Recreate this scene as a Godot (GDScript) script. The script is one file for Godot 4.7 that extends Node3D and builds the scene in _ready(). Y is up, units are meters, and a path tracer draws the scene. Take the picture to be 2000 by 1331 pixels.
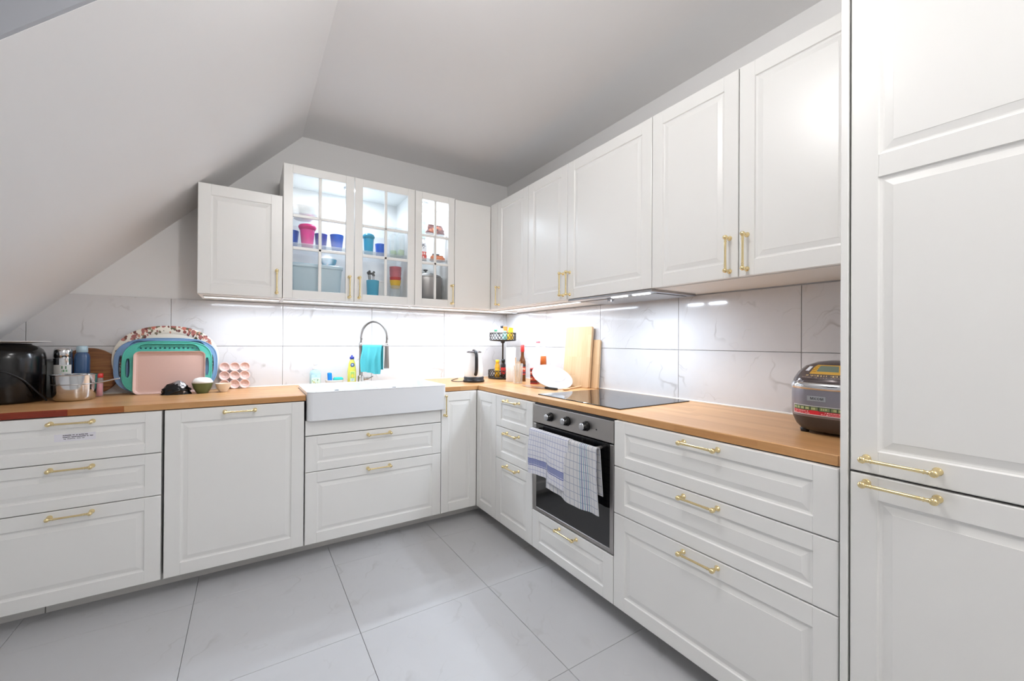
extends Node3D
# Attic kitchen: L-shaped run of cream cabinets, oak worktop, sloped ceiling.
# Axes: x = 0 is the wall behind the hob run, z = 0 is the wall behind the sink run, y is up, metres.

const WT := 0.907        # top of the worktop
const FR := 0.618        # face of the base fronts from the wall
const UB := 1.46         # underside of the wall cabinets
const UD := 0.377        # face of the wall cabinet doors from the wall

var M := {}
var used := {}
var sg := 1
var uvo := Vector2.ZERO
var uvs := 1.0
var grain_z := false
var handle_mesh: ArrayMesh
var front_cache := {}

func _ready() -> void:
	setup_view()
	make_materials()
	make_prints()
	build_room()
	build_base_cabinets()
	build_wall_cabinets()
	build_worktops()
	build_sink()
	build_oven()
	build_lights()
	build_cupboard_contents()
	build_trays_corner()
	build_sink_things()
	build_spice_corner()
	build_hob_things()

# ---------------------------------------------------------------- view and light
func setup_view() -> void:
	var cam := Camera3D.new()
	cam.name = "camera"
	var yaw := -0.5702
	var pitch := 0.00395
	var roll := 0.0059
	var f := Vector3(-sin(yaw) * cos(pitch), sin(pitch), -cos(yaw) * cos(pitch))
	var rt := Vector3(cos(yaw), 0, -sin(yaw))
	var up := rt.cross(f)
	var r2 := rt * cos(roll) + up * sin(roll)
	var u2 := up * cos(roll) - rt * sin(roll)
	cam.transform = Transform3D(Basis(r2, u2, -f), Vector3(-1.9427, 1.2084, 3.1287))
	cam.fov = rad_to_deg(2.0 * atan(665.5 / 800.86))
	cam.near = 0.05
	cam.far = 60.0
	add_child(cam)
	cam.current = true
	var e := Environment.new()
	e.background_mode = Environment.BG_COLOR
	e.background_color = Color(0.10, 0.12, 0.16)
	e.tonemap_mode = Environment.TONE_MAPPER_LINEAR
	e.tonemap_exposure = 1.24
	e.sdfgi_enabled = true
	e.ssao_enabled = true
	e.ssil_enabled = true
	var we := WorldEnvironment.new()
	we.environment = e
	add_child(we)

func area_light(parent: Node3D, pos: Vector3, size: Vector2, dir: Vector3, energy: float, col: Color) -> void:
	var l := AreaLight3D.new()
	l.area_size = size
	l.area_normalize_energy = true
	l.light_energy = energy
	l.light_color = col
	l.area_range = 9.0
	l.area_attenuation = 2.0
	l.shadow_enabled = true
	parent.add_child(l)
	l.position = pos
	var side := Vector3.RIGHT
	var z := -dir.normalized()
	var y := z.cross(side).normalized()
	l.basis = Basis(y.cross(z).normalized(), y, z)

# ---------------------------------------------------------------- nodes
func numbered(called: String) -> String:
	var n: int = used.get(called, 0)
	used[called] = n + 1
	return called if n == 0 else "%s_%03d" % [called, n]

func tag(o: Node, label: String, category: String, group := "") -> void:
	o.set_meta("label", label)
	o.set_meta("category", category)
	if group:
		o.set_meta("group", group)

func thing(called: String, label: String, category: String, at := Vector3.ZERO, turn := 0.0, group := "") -> Node3D:
	var o := Node3D.new()
	o.name = numbered(called)
	add_child(o)
	o.position = at
	o.rotation.y = turn
	tag(o, label, category, group)
	return o

func put(called: String, mesh, mat: Material, parent: Node3D, at := Vector3.ZERO, label := "") -> MeshInstance3D:
	var o := MeshInstance3D.new()
	o.name = called
	if mesh is SurfaceTool:
		o.mesh = done(mesh)
	else:
		o.mesh = mesh
	o.material_override = mat
	parent.add_child(o, true)
	o.position = at
	if label:
		o.set_meta("label", label)
	return o

func struct(called: String, mesh, mat: Material, at := Vector3.ZERO) -> MeshInstance3D:
	var o := put(called, mesh, mat, self, at)
	o.set_meta("kind", "structure")
	return o

func copy_of(src: Node3D, at: Vector3, turn: float, label: String) -> Node3D:
	var c: Node3D = src.duplicate()
	var base := String(src.name)
	c.name = numbered(base)
	add_child(c)
	c.position = at
	c.rotation.y = turn
	c.set_meta("label", label)
	return c

# ---------------------------------------------------------------- mesh helpers
func begin() -> SurfaceTool:
	var st := SurfaceTool.new()
	st.begin(Mesh.PRIMITIVE_TRIANGLES)
	st.set_smooth_group(-1)
	uvo = Vector2.ZERO
	uvs = 1.0
	grain_z = false
	return st

func done(st: SurfaceTool) -> ArrayMesh:
	st.generate_normals()
	return st.commit()

func flat(st: SurfaceTool) -> void:
	st.set_smooth_group(-1)

func smooth(st: SurfaceTool) -> void:
	sg += 1
	st.set_smooth_group(sg)

func vtx(st: SurfaceTool, p: Vector3, ax: int) -> void:
	var uv := Vector2(p.x, -p.y)
	if ax == 0:
		uv = Vector2(p.z, -p.y)
	elif ax == 1:
		uv = Vector2(p.x, p.z)
		if grain_z:
			uv = Vector2(p.z, p.x)
	st.set_uv(uvo + uv * uvs)
	st.add_vertex(p)

func tri(st: SurfaceTool, a: Vector3, b: Vector3, c: Vector3) -> void:
	var n := (b - a).cross(c - a).abs()
	var ax := 2
	if n.x > n.y and n.x > n.z:
		ax = 0
	elif n.y > n.z:
		ax = 1
	vtx(st, a, ax)
	vtx(st, c, ax)
	vtx(st, b, ax)

func quad(st: SurfaceTool, a: Vector3, b: Vector3, c: Vector3, d: Vector3) -> void:
	tri(st, a, b, c)
	tri(st, a, c, d)

func quad_out(st: SurfaceTool, a: Vector3, b: Vector3, c: Vector3, d: Vector3, o: Vector3) -> void:
	var n := (b - a).cross(c - a)
	if n.dot((a + b + c + d) * 0.25 - o) < 0.0:
		quad(st, d, c, b, a)
	else:
		quad(st, a, b, c, d)

func bx(st: SurfaceTool, lo: Vector3, hi: Vector3, bev := 0.0) -> void:
	flat(st)
	var o := (lo + hi) * 0.5
	var h := (hi - lo) * 0.5
	bev = minf(bev, minf(h.x, minf(h.y, h.z)) * 0.9)
	var v := func(s: Vector3, ax: int) -> Vector3:
		var e := h - Vector3.ONE * bev
		e[ax] = h[ax]
		return o + Vector3(s.x * e.x, s.y * e.y, s.z * e.z)
	for ax in 3:
		var b1 := (ax + 1) % 3
		var b2 := (ax + 2) % 3
		for s in [-1.0, 1.0]:
			var p := []
			for q in [[-1, -1], [1, -1], [1, 1], [-1, 1]]:
				var sv := Vector3.ZERO
				sv[ax] = s
				sv[b1] = q[0]
				sv[b2] = q[1]
				p.append(v.call(sv, ax))
			quad_out(st, p[0], p[1], p[2], p[3], o)
			if bev > 0.0:
				for t in [-1.0, 1.0]:
					var s1 := Vector3.ZERO
					s1[ax] = s
					s1[b1] = t
					s1[b2] = -1
					var s2 := s1
					s2[b2] = 1
					quad_out(st, v.call(s1, ax), v.call(s2, ax), v.call(s2, b1), v.call(s1, b1), o)
	if bev > 0.0:
		for sx in [-1.0, 1.0]:
			for sy in [-1.0, 1.0]:
				for sz in [-1.0, 1.0]:
					var s := Vector3(sx, sy, sz)
					var a: Vector3 = v.call(s, 0)
					var b: Vector3 = v.call(s, 1)
					var c: Vector3 = v.call(s, 2)
					if (b - a).cross(c - a).dot(s) < 0.0:
						tri(st, a, c, b)
					else:
						tri(st, a, b, c)

func box_mesh(size: Vector3, bev := 0.0) -> SurfaceTool:
	var st := begin()
	bx(st, -size * 0.5, size * 0.5, bev)
	return st

# profile of smooth runs [[Vector2(r, y), ...], ...] turned about y
func lathe(st: SurfaceTool, runs: Array, n := 28, at := Vector3.ZERO) -> void:
	for run in runs:
		smooth(st)
		for i in run.size() - 1:
			var p: Vector2 = run[i]
			var q: Vector2 = run[i + 1]
			for k in n:
				var a := TAU * k / n
				var b := TAU * ((k + 1) % n) / n
				var pa := at + Vector3(p.x * cos(a), p.y, p.x * sin(a))
				var pb := at + Vector3(p.x * cos(b), p.y, p.x * sin(b))
				var qa := at + Vector3(q.x * cos(a), q.y, q.x * sin(a))
				var qb := at + Vector3(q.x * cos(b), q.y, q.x * sin(b))
				if p.x > 0.00001 and q.x > 0.00001:
					quad(st, pa, qa, qb, pb)
				elif p.x > 0.00001:
					tri(st, pa, qa, pb)
				elif q.x > 0.00001:
					tri(st, pa, qa, qb)

func lathed(runs: Array, n := 28) -> SurfaceTool:
	var st := begin()
	lathe(st, runs, n)
	return st

func V(x: float, y: float) -> Vector2:
	return Vector2(x, y)

# swept round bar; r is a number or one radius per point
func tube(st: SurfaceTool, path: Array, r, n := 10, closed := false) -> void:
	smooth(st)
	var m := path.size()
	var rings := []
	var nn := Vector3.ZERO
	for i in m:
		var a: Vector3 = path[(i - 1 + m) % m] if (closed or i > 0) else path[i]
		var b: Vector3 = path[(i + 1) % m] if (closed or i < m - 1) else path[i]
		var t := (b - a).normalized()
		if nn == Vector3.ZERO:
			nn = t.cross(Vector3.UP if absf(t.y) < 0.9 else Vector3.RIGHT).normalized()
		nn = (nn - t * nn.dot(t)).normalized()
		var bn := t.cross(nn)
		var rad: float = r[i] if r is Array else r
		var ring := []
		for k in n:
			var an := TAU * k / n
			ring.append(path[i] + (nn * cos(an) + bn * sin(an)) * rad)
		rings.append(ring)
	var last := m if closed else m - 1
	for i in last:
		var p: Array = rings[i]
		var q: Array = rings[(i + 1) % m]
		for k in n:
			var k2 := (k + 1) % n
			quad(st, p[k], p[k2], q[k2], q[k])
	if not closed:
		flat(st)
		for k in n:
			var k2 := (k + 1) % n
			tri(st, path[0], rings[0][k2], rings[0][k])
			tri(st, path[m - 1], rings[m - 1][k], rings[m - 1][k2])

func curve(pts: Array, steps := 6) -> Array:
	var out := []
	var m := pts.size()
	for i in m - 1:
		var p0: Vector3 = pts[maxi(i - 1, 0)]
		var p1: Vector3 = pts[i]
		var p2: Vector3 = pts[i + 1]
		var p3: Vector3 = pts[mini(i + 2, m - 1)]
		for s in steps:
			out.append(p1.cubic_interpolate(p2, p0, p3, float(s) / steps))
	out.append(pts[m - 1])
	return out

# rounded rectangle outline, counter-clockwise, in x/y about the origin
func rrect(w: float, h: float, r: float, n := 6) -> Array:
	var out := []
	r = minf(r, minf(w, h) * 0.499)
	var cs := [Vector2(w / 2 - r, h / 2 - r), Vector2(-w / 2 + r, h / 2 - r), Vector2(-w / 2 + r, -h / 2 + r), Vector2(w / 2 - r, -h / 2 + r)]
	for c in 4:
		for k in n + 1:
			var a := PI / 2 * (c + float(k) / n)
			out.append(cs[c] + Vector2(cos(a), sin(a)) * r)
	return out

func oval(a: float, b: float, n := 48, p := 2.0) -> Array:
	var out := []
	for k in n:
		var t := TAU * k / n
		var c := cos(t)
		var s := sin(t)
		out.append(Vector2(a * signf(c) * pow(absf(c), 2.0 / p), b * signf(s) * pow(absf(s), 2.0 / p)))
	return out

# stacked outlines: [[outline, z], ...] along +z; stand = true turns the axis to +y
func loft(st: SurfaceTool, loops: Array, stand := false, breaks := [], cap0 := true, cap1 := true) -> void:
	var L := []
	for lp in loops:
		var ring := []
		for p in lp[0]:
			ring.append(Vector3(p.x, lp[1], -p.y) if stand else Vector3(p.x, p.y, lp[1]))
		L.append(ring)
	smooth(st)
	var n: int = L[0].size()
	for i in L.size() - 1:
		if i in breaks:
			smooth(st)
		for k in n:
			var k2 := (k + 1) % n
			quad(st, L[i][k], L[i][k2], L[i + 1][k2], L[i + 1][k])
	flat(st)
	for e in [[cap0, 0], [cap1, L.size() - 1]]:
		if not e[0]:
			continue
		var ring: Array = L[e[1]]
		var c := Vector3.ZERO
		for p in ring:
			c += p
		c /= n
		for k in n:
			if e[1] == 0:
				tri(st, c, ring[(k + 1) % n], ring[k])
			else:
				tri(st, c, ring[k], ring[(k + 1) % n])

# sheet of cloth or film with a thickness; pos(u, v) in 0..1
func sheet(pos: Callable, nu: int, nv: int, thick := 0.0015) -> ArrayMesh:
	var P := []
	for i in nu + 1:
		var row := []
		for j in nv + 1:
			row.append(pos.call(float(i) / nu, float(j) / nv))
		P.append(row)
	var N := []
	for i in nu + 1:
		var row := []
		for j in nv + 1:
			var du: Vector3 = P[mini(i + 1, nu)][j] - P[maxi(i - 1, 0)][j]
			var dv: Vector3 = P[i][mini(j + 1, nv)] - P[i][maxi(j - 1, 0)]
			row.append(du.cross(dv).normalized())
		N.append(row)
	var st := SurfaceTool.new()
	st.begin(Mesh.PRIMITIVE_TRIANGLES)
	for side in 2:
		var s := 1.0 if side == 0 else -1.0
		st.set_smooth_group(7001 + side)
		for i in nu:
			for j in nv:
				var ids := [[i, j], [i + 1, j], [i + 1, j + 1], [i, j + 1]]
				var order := [0, 2, 1, 0, 3, 2] if side == 0 else [0, 1, 2, 0, 2, 3]
				for o in order:
					var a: int = ids[o][0]
					var b: int = ids[o][1]
					st.set_uv(Vector2(float(a) / nu, float(b) / nv))
					st.add_vertex(P[a][b] + N[a][b] * thick * s)
	st.set_smooth_group(-1)
	var rim := []
	for i in nu:
		rim.append([i, 0, i + 1, 0])
	for j in nv:
		rim.append([nu, j, nu, j + 1])
	for i in nu:
		rim.append([nu - i, nv, nu - i - 1, nv])
	for j in nv:
		rim.append([0, nv - j, 0, nv - j - 1])
	for q in rim:
		var a: Vector3 = P[q[0]][q[1]]
		var b: Vector3 = P[q[2]][q[3]]
		var na: Vector3 = N[q[0]][q[1]] * thick
		var nb: Vector3 = N[q[2]][q[3]] * thick
		var uv := Vector2(float(q[0]) / nu, float(q[1]) / nv)
		for p in [a - na, b + nb, b - nb, a - na, a + na, b + nb]:
			st.set_uv(uv)
			st.add_vertex(p)
	st.generate_normals()
	return st.commit()

# curved label on a round body
func arc_patch(r: float, y0: float, y1: float, a0: float, a1: float, n := 10) -> ArrayMesh:
	var st := SurfaceTool.new()
	st.begin(Mesh.PRIMITIVE_TRIANGLES)
	st.set_smooth_group(3)
	for k in n:
		var u0 := float(k) / n
		var u1 := float(k + 1) / n
		var a := lerpf(a0, a1, u0)
		var b := lerpf(a0, a1, u1)
		var c := [Vector3(r * cos(a), y0, r * sin(a)), Vector3(r * cos(a), y1, r * sin(a)), Vector3(r * cos(b), y1, r * sin(b)), Vector3(r * cos(b), y0, r * sin(b))]
		var uv := [Vector2(1 - u0, 1), Vector2(1 - u0, 0), Vector2(1 - u1, 0), Vector2(1 - u1, 1)]
		for o in [0, 2, 1, 0, 3, 2]:
			st.set_uv(uv[o])
			st.add_vertex(c[o])
	st.generate_normals()
	return st.commit()

# flat printed card facing +z, size w x h, uv 0..1, with a little thickness
func card(w: float, h: float, t := 0.0006) -> ArrayMesh:
	var st := SurfaceTool.new()
	st.begin(Mesh.PRIMITIVE_TRIANGLES)
	st.set_smooth_group(-1)
	var c := [Vector3(-w / 2, -h / 2, t), Vector3(w / 2, -h / 2, t), Vector3(w / 2, h / 2, t), Vector3(-w / 2, h / 2, t)]
	var uv := [Vector2(0, 1), Vector2(1, 1), Vector2(1, 0), Vector2(0, 0)]
	for o in [0, 2, 1, 0, 3, 2]:
		st.set_uv(uv[o])
		st.add_vertex(c[o])
	for k in 4:
		var a: Vector3 = c[k]
		var b: Vector3 = c[(k + 1) % 4]
		var a0 := Vector3(a.x, a.y, 0)
		var b0 := Vector3(b.x, b.y, 0)
		for p in [a0, b, b0, a0, a, b]:
			st.set_uv(Vector2(0.01, 0.01))
			st.add_vertex(p)
	st.generate_normals()
	return st.commit()

# ---------------------------------------------------------------- materials
func mat(c: Color, rough := 0.5, metal := 0.0, spec := 0.5) -> StandardMaterial3D:
	var m := StandardMaterial3D.new()
	m.albedo_color = c
	m.roughness = rough
	m.metallic = metal
	m.metallic_specular = spec
	return m

func glass(c: Color, alpha := 0.1, rough := 0.02) -> StandardMaterial3D:
	var m := mat(Color(c.r, c.g, c.b, alpha), rough)
	m.transparency = BaseMaterial3D.TRANSPARENCY_ALPHA
	return m

func textured(img: Image, rough := 0.5, spec := 0.5) -> StandardMaterial3D:
	img.generate_mipmaps()
	var m := mat(Color.WHITE, rough, 0.0, spec)
	m.albedo_texture = ImageTexture.create_from_image(img)
	return m

func noise(freq: float, sd: int, oct := 3, kind := FastNoiseLite.TYPE_SIMPLEX_SMOOTH) -> FastNoiseLite:
	var n := FastNoiseLite.new()
	n.noise_type = kind
	n.frequency = freq
	n.seed = sd
	n.fractal_octaves = oct
	return n

# oak staves: u along the grain. The picture covers len_m x wid_m metres.
func wood(w: int, h: int, len_m: float, wid_m: float, stave: float, a: Color, b: Color, sd: int, contrast := 1.0) -> Image:
	var img := Image.create(w, h, false, Image.FORMAT_RGB8)
	var g1 := noise(1.0, sd, 3)
	var g2 := noise(1.0, sd + 9, 2)
	var rng := RandomNumberGenerator.new()
	for y in h:
		var my := wid_m * y / h
		var row := int(my / stave)
		rng.seed = sd * 77 + row * 131
		var off := rng.randf() * 0.5
		var seg_len := rng.randf_range(0.28, 0.55)
		for x in w:
			var mx := len_m * x / w
			var seg := int((mx + off) / seg_len)
			var hsh := fposmod(sin(float(row * 57 + seg * 131 + sd)) * 43758.5453, 1.0)
			var t := 0.5 + (hsh - 0.5) * 0.75 * contrast
			t += g1.get_noise_2d(mx * 7.0 + hsh * 50.0, my * 260.0) * 0.28 * contrast
			t += g2.get_noise_2d(mx * 2.0 + hsh * 20.0, my * 60.0) * 0.25 * contrast
			img.set_pixel(x, y, a.lerp(b, clampf(t, 0.0, 1.0)))
	return img

func turned(i: Image) -> Image:
	i.rotate_90(CLOCKWISE)
	return i

func marble(n: int, sd: int, base: Color, vein: Color, amount: float) -> Image:
	var img := Image.create(n, n, false, Image.FORMAT_RGB8)
	var w1 := noise(0.006, sd, 4)
	var v1 := noise(0.0042, sd + 1, 2)
	var v2 := noise(0.010, sd + 2, 3)
	var mk := noise(0.006, sd + 3, 2)
	var cl := noise(0.008, sd + 4, 3)
	for y in n:
		for x in n:
			var wx := x + w1.get_noise_2d(x, y) * 45.0
			var wy := y + w1.get_noise_2d(x + 900.0, y) * 60.0
			# veins run from lower left to upper right
			var p := (wx + wy) * 0.707 * 1.0
			var q := (wx - wy) * 0.707 * 0.45
			var r := 1.0 - absf(v1.get_noise_2d(p, q)) * 34.0
			var s := 1.0 - absf(v2.get_noise_2d(p, q)) * 30.0
			var k := clampf(mk.get_noise_2d(x, y) * 2.2 + 0.05, 0.0, 1.0)
			var k2 := clampf(mk.get_noise_2d(x + 500.0, y + 300.0) * 2.2 - 0.05, 0.0, 1.0)
			var t := maxf(r, 0.0) * k + maxf(s, 0.0) * 0.55 * k2 + cl.get_noise_2d(x, y) * 0.10 + 0.03
			img.set_pixel(x, y, base.lerp(vein, clampf(t * amount, 0.0, 1.0)))
	return img

func make_materials() -> void:
	M.paint = mat(Color("f1f0ed"), 0.3, 0.0, 0.5)
	M.carcass = mat(Color("efede9"), 0.5)
	M.wall = mat(Color("e9e8e7"), 0.95, 0.0, 0.2)
	M.ceil = mat(Color("f3f2f2"), 0.95, 0.0, 0.2)
	M.grout = mat(Color("c4c0ba"), 0.9)
	M.caulk = mat(Color("f2efe9"), 0.5)
	M.plinth = mat(Color("eceae6"), 0.5)
	M.brass = mat(Color("efdba8"), 0.2, 1.0)
	M.steel = mat(Color("b9babd"), 0.3, 1.0)
	M.tap = mat(Color("a09c98"), 0.3, 1.0)
	M.chrome = mat(Color("d5d6d8"), 0.09, 1.0)
	M.brushed = mat(Color("a9a6a4"), 0.38, 1.0)
	M.ceramic = mat(Color("eef0f3"), 0.1)
	M.white = mat(Color("f3f2f0"), 0.35)
	M.porcelain = mat(Color("f4f3ef"), 0.15)
	M.plate = mat(Color("d3d5d8"), 0.15)
	M.black = mat(Color("0c0c0e"), 0.18)
	M.black_soft = mat(Color("1b1b1e"), 0.45)
	M.dark = mat(Color("2a292b"), 0.4)
	M.oven_glass = mat(Color("0b0b0c"), 0.06, 0.0, 0.6)
	M.hob = mat(Color("101114"), 0.03, 0.0, 0.75)
	M.pane = glass(Color("dcecf2"), 0.015)
	M.pane.metallic_specular = 0.3
	M.cheek_shade = mat(Color("b3b5bb"), 0.7)  # shade put into the colour of the roof window shaft
	M.clear = glass(Color("e8f2f2"), 0.16)
	M.shelf = glass(Color("cfe8ea"), 0.12)
	var wt := wood(1024, 320, 2.048, 0.64, 0.042, Color("bd8956"), Color("d6a672"), 5, 0.9)
	M.oak = textured(wt, 0.32)
	M.red_edge = textured(wood(512, 16, 1.024, 0.04, 0.02, Color("7a240c"), Color("9c3a16"), 9, 0.9), 0.4)
	M.rust_edge = textured(wood(512, 16, 1.024, 0.04, 0.02, Color("8a4a1c"), Color("b06a34"), 10, 0.9), 0.4)
	M.tile = textured(marble(640, 21, Color("d9d7d7"), Color("948d88"), 0.42), 0.1)
	M.floor_tile = textured(marble(640, 43, Color("c3c3c5"), Color("989694"), 0.32), 0.38)
	M.board = textured(wood(256, 256, 0.5, 0.3, 0.05, Color("c9a278"), Color("dfbf97"), 12, 0.8), 0.55)
	M.board_v = textured(wood(256, 256, 0.5, 0.5, 0.05, Color("c9a278"), Color("dfbf97"), 12, 0.8), 0.55)
	M.board_v.albedo_texture = ImageTexture.create_from_image(turned(M.board_v.albedo_texture.get_image()))
	M.kettle = mat(Color("e8e6e4"), 0.12)
	M.board_dark = textured(wood(256, 256, 0.5, 0.3, 0.06, Color("6a4022"), Color("b07a48"), 15, 1.3), 0.5)

# ---------------------------------------------------------------- room
func prism(st: SurfaceTool, poly: Array, z0: float, z1: float) -> void:
	flat(st)
	var n := poly.size()
	var o := Vector3.ZERO
	for p in poly:
		o += Vector3(p.x, p.y, 0)
	o = o / n + Vector3(0, 0, (z0 + z1) / 2)
	for k in n:
		var a: Vector2 = poly[k]
		var b: Vector2 = poly[(k + 1) % n]
		quad_out(st, Vector3(a.x, a.y, z0), Vector3(b.x, b.y, z0), Vector3(b.x, b.y, z1), Vector3(a.x, a.y, z1), o)
	for k in range(1, n - 1):
		var a: Vector2 = poly[0]
		var b: Vector2 = poly[k]
		var c: Vector2 = poly[k + 1]
		for z in [z0, z1]:
			var pa := Vector3(a.x, a.y, z)
			var pb := Vector3(b.x, b.y, z)
			var pc := Vector3(c.x, c.y, z)
			if (pb - pa).cross(pc - pa).z * (z - (z0 + z1) / 2) > 0:
				tri(st, pa, pb, pc)
			else:
				tri(st, pa, pc, pb)

func slope_y(x: float) -> float:
	return 2.603 + 1.032 * (x + 1.647)

func slope_strip(st: SurfaceTool, x0: float, x1: float, z0: float, z1: float) -> void:
	prism(st, [V(x0, slope_y(x0)), V(x1, slope_y(x1)), V(x1, slope_y(x1) + 0.3), V(x0, slope_y(x0) + 0.3)], z0, z1)

func build_room() -> void:
	var zf := 4.6
	var st := begin()
	bx(st, Vector3(-3.6, -0.2, -0.3), Vector3(0.3, -0.012, zf + 0.3))
	var floor_node := struct("floor", st, M.grout)
	var rng := RandomNumberGenerator.new()
	rng.seed = 4
	var variants := []
	for k in 8:
		st = begin()
		uvs = 1.0 / 1.25
		uvo = V(0.26 + rng.randf() * 0.48, 0.26 + rng.randf() * 0.48)
		bx(st, Vector3(-0.3012, -0.009, -0.3012), Vector3(0.3012, 0, 0.3012), 0.0008)
		variants.append(done(st))
	for i in 5:
		for j in 8:
			put("floor_tile", variants[(i * 3 + j * 5) % 8], M.floor_tile, floor_node, Vector3(-3.357 + 0.604 * (i + 0.5), 0, -0.2 + 0.355 + 0.604 * (j + 0.5)))
	st = begin()
	bx(st, Vector3(-3.6, -0.2, -0.25), Vector3(0.3, 2.9, -0.008))
	var wb := struct("wall_back", st, M.wall)
	st = begin()
	bx(st, Vector3(0.008, -0.2, -0.008), Vector3(0.25, 2.9, zf + 0.3))
	var wr := struct("wall_right", st, M.wall)
	st = begin()
	bx(st, Vector3(-3.6, -0.2, zf), Vector3(0.008, 2.9, zf + 0.25))
	struct("wall_front", st, M.wall)
	st = begin()
	bx(st, Vector3(-3.6, -0.2, -0.008), Vector3(-3.32, 1.0, zf))
	struct("wall_left", st, M.wall)
	st = begin()
	bx(st, Vector3(-1.7, 2.606, -0.008), Vector3(0.008, 2.9, zf))
	struct("ceiling", st, M.ceil)
	# sloped underside of the roof with the shaft of a roof window in it
	st = begin()
	slope_strip(st, -3.45, -1.6475, -0.008, 1.82)
	slope_strip(st, -3.45, -1.6475, 2.62, zf)
	slope_strip(st, -3.45, -2.78, 1.82, 2.62)
	slope_strip(st, -2.0, -1.6475, 1.82, 2.62)
	struct("wall_slope", st, M.ceil)
	# roof window closing the shaft
	var win := Node3D.new()
	win.name = "window_1"
	win.set_meta("kind", "structure")
	add_child(win)
	win.transform = Transform3D(Basis(Vector3(0, 0, 1), atan(1.032)), Vector3(-2.39, slope_y(-2.39) + 0.3, 2.22))
	st = begin()
	for s in [-1.0, 1.0]:
		bx(st, Vector3(-0.62, -0.02, s * 0.4 - 0.05), Vector3(0.62, 0.05, s * 0.4 + 0.05), 0.004)
		bx(st, Vector3(s * 0.56 - 0.06, -0.02, -0.45), Vector3(s * 0.56 + 0.06, 0.05, 0.45), 0.004)
	put("window_frame", st, M.white, win)
	st = begin()
	bx(st, Vector3(-0.52, 0.01, -0.37), Vector3(0.52, 0.016, 0.37))
	put("pane", st, M.pane, win)
	# boards added in the roof window shaft, coloured grey to darken its cheeks
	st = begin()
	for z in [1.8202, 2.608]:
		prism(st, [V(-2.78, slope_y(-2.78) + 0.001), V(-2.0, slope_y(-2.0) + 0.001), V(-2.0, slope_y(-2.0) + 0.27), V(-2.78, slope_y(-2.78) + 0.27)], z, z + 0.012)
	struct("trim_5", st, M.cheek_shade)
	# wall tiles, two courses
	var wv := []
	for k in 10:
		st = begin()
		uvs = 1.0 / 1.25
		uvo = V(0.25 + rng.randf() * 0.5, 0.2 + rng.randf() * 0.6)
		bx(st, Vector3(-0.288, -0.1405, -0.008), Vector3(0.288, 0.1405, 0), 0.0008)
		wv.append(done(st))
	var low := []
	for k in 5:
		st = begin()
		uvs = 1.0 / 1.25
		uvo = V(0.25 + rng.randf() * 0.5, 0.2 + rng.randf() * 0.6)
		bx(st, Vector3(-0.288, -0.1475, -0.008), Vector3(0.288, 0.1475, 0), 0.0008)
		low.append(done(st))
	for i in 6:
		var x := -3.2 + 0.5785 * i
		put("wall_tile", wv[(i * 3) % 10], M.tile, wb, Vector3(x, 1.314, 0))
		put("wall_tile", low[(i * 2 + 1) % 5], M.tile, wb, Vector3(x, 1.0235, 0))
	for i in 5:
		for c in 2:
			var o := put("wall_tile", wv[(i * 3 + 4) % 10] if c == 0 else low[(i * 2) % 5], M.tile, wr, Vector3(0, 1.314 if c == 0 else 1.0235, 0.2985 + 0.583 * i))
			o.rotation.y = -PI / 2
			o.scale.x = 1.008
	# white sealant along the foot of the tiles
	st = begin()
	bx(st, Vector3(-3.3, WT, 0), Vector3(0, WT + 0.007, 0.004), 0.001)
	bx(st, Vector3(-0.004, WT, 0.004), Vector3(0, WT + 0.007, 2.68), 0.001)
	struct("trim_1", st, M.caulk)
	# plinth boards
	st = begin()
	bx(st, Vector3(-2.689, 0, 0.48), Vector3(-0.48, 0.078, 0.495), 0.001)
	struct("trim_2", st, M.plinth)
	st = begin()
	bx(st, Vector3(-3.3, 0, 0.48), Vector3(-2.692, 0.078, 0.495), 0.001)
	struct("trim_3", st, M.plinth)
	st = begin()
	bx(st, Vector3(-0.495, 0, 0.497), Vector3(-0.48, 0.078, 3.31), 0.001)
	struct("trim_4", st, M.plinth)

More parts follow.
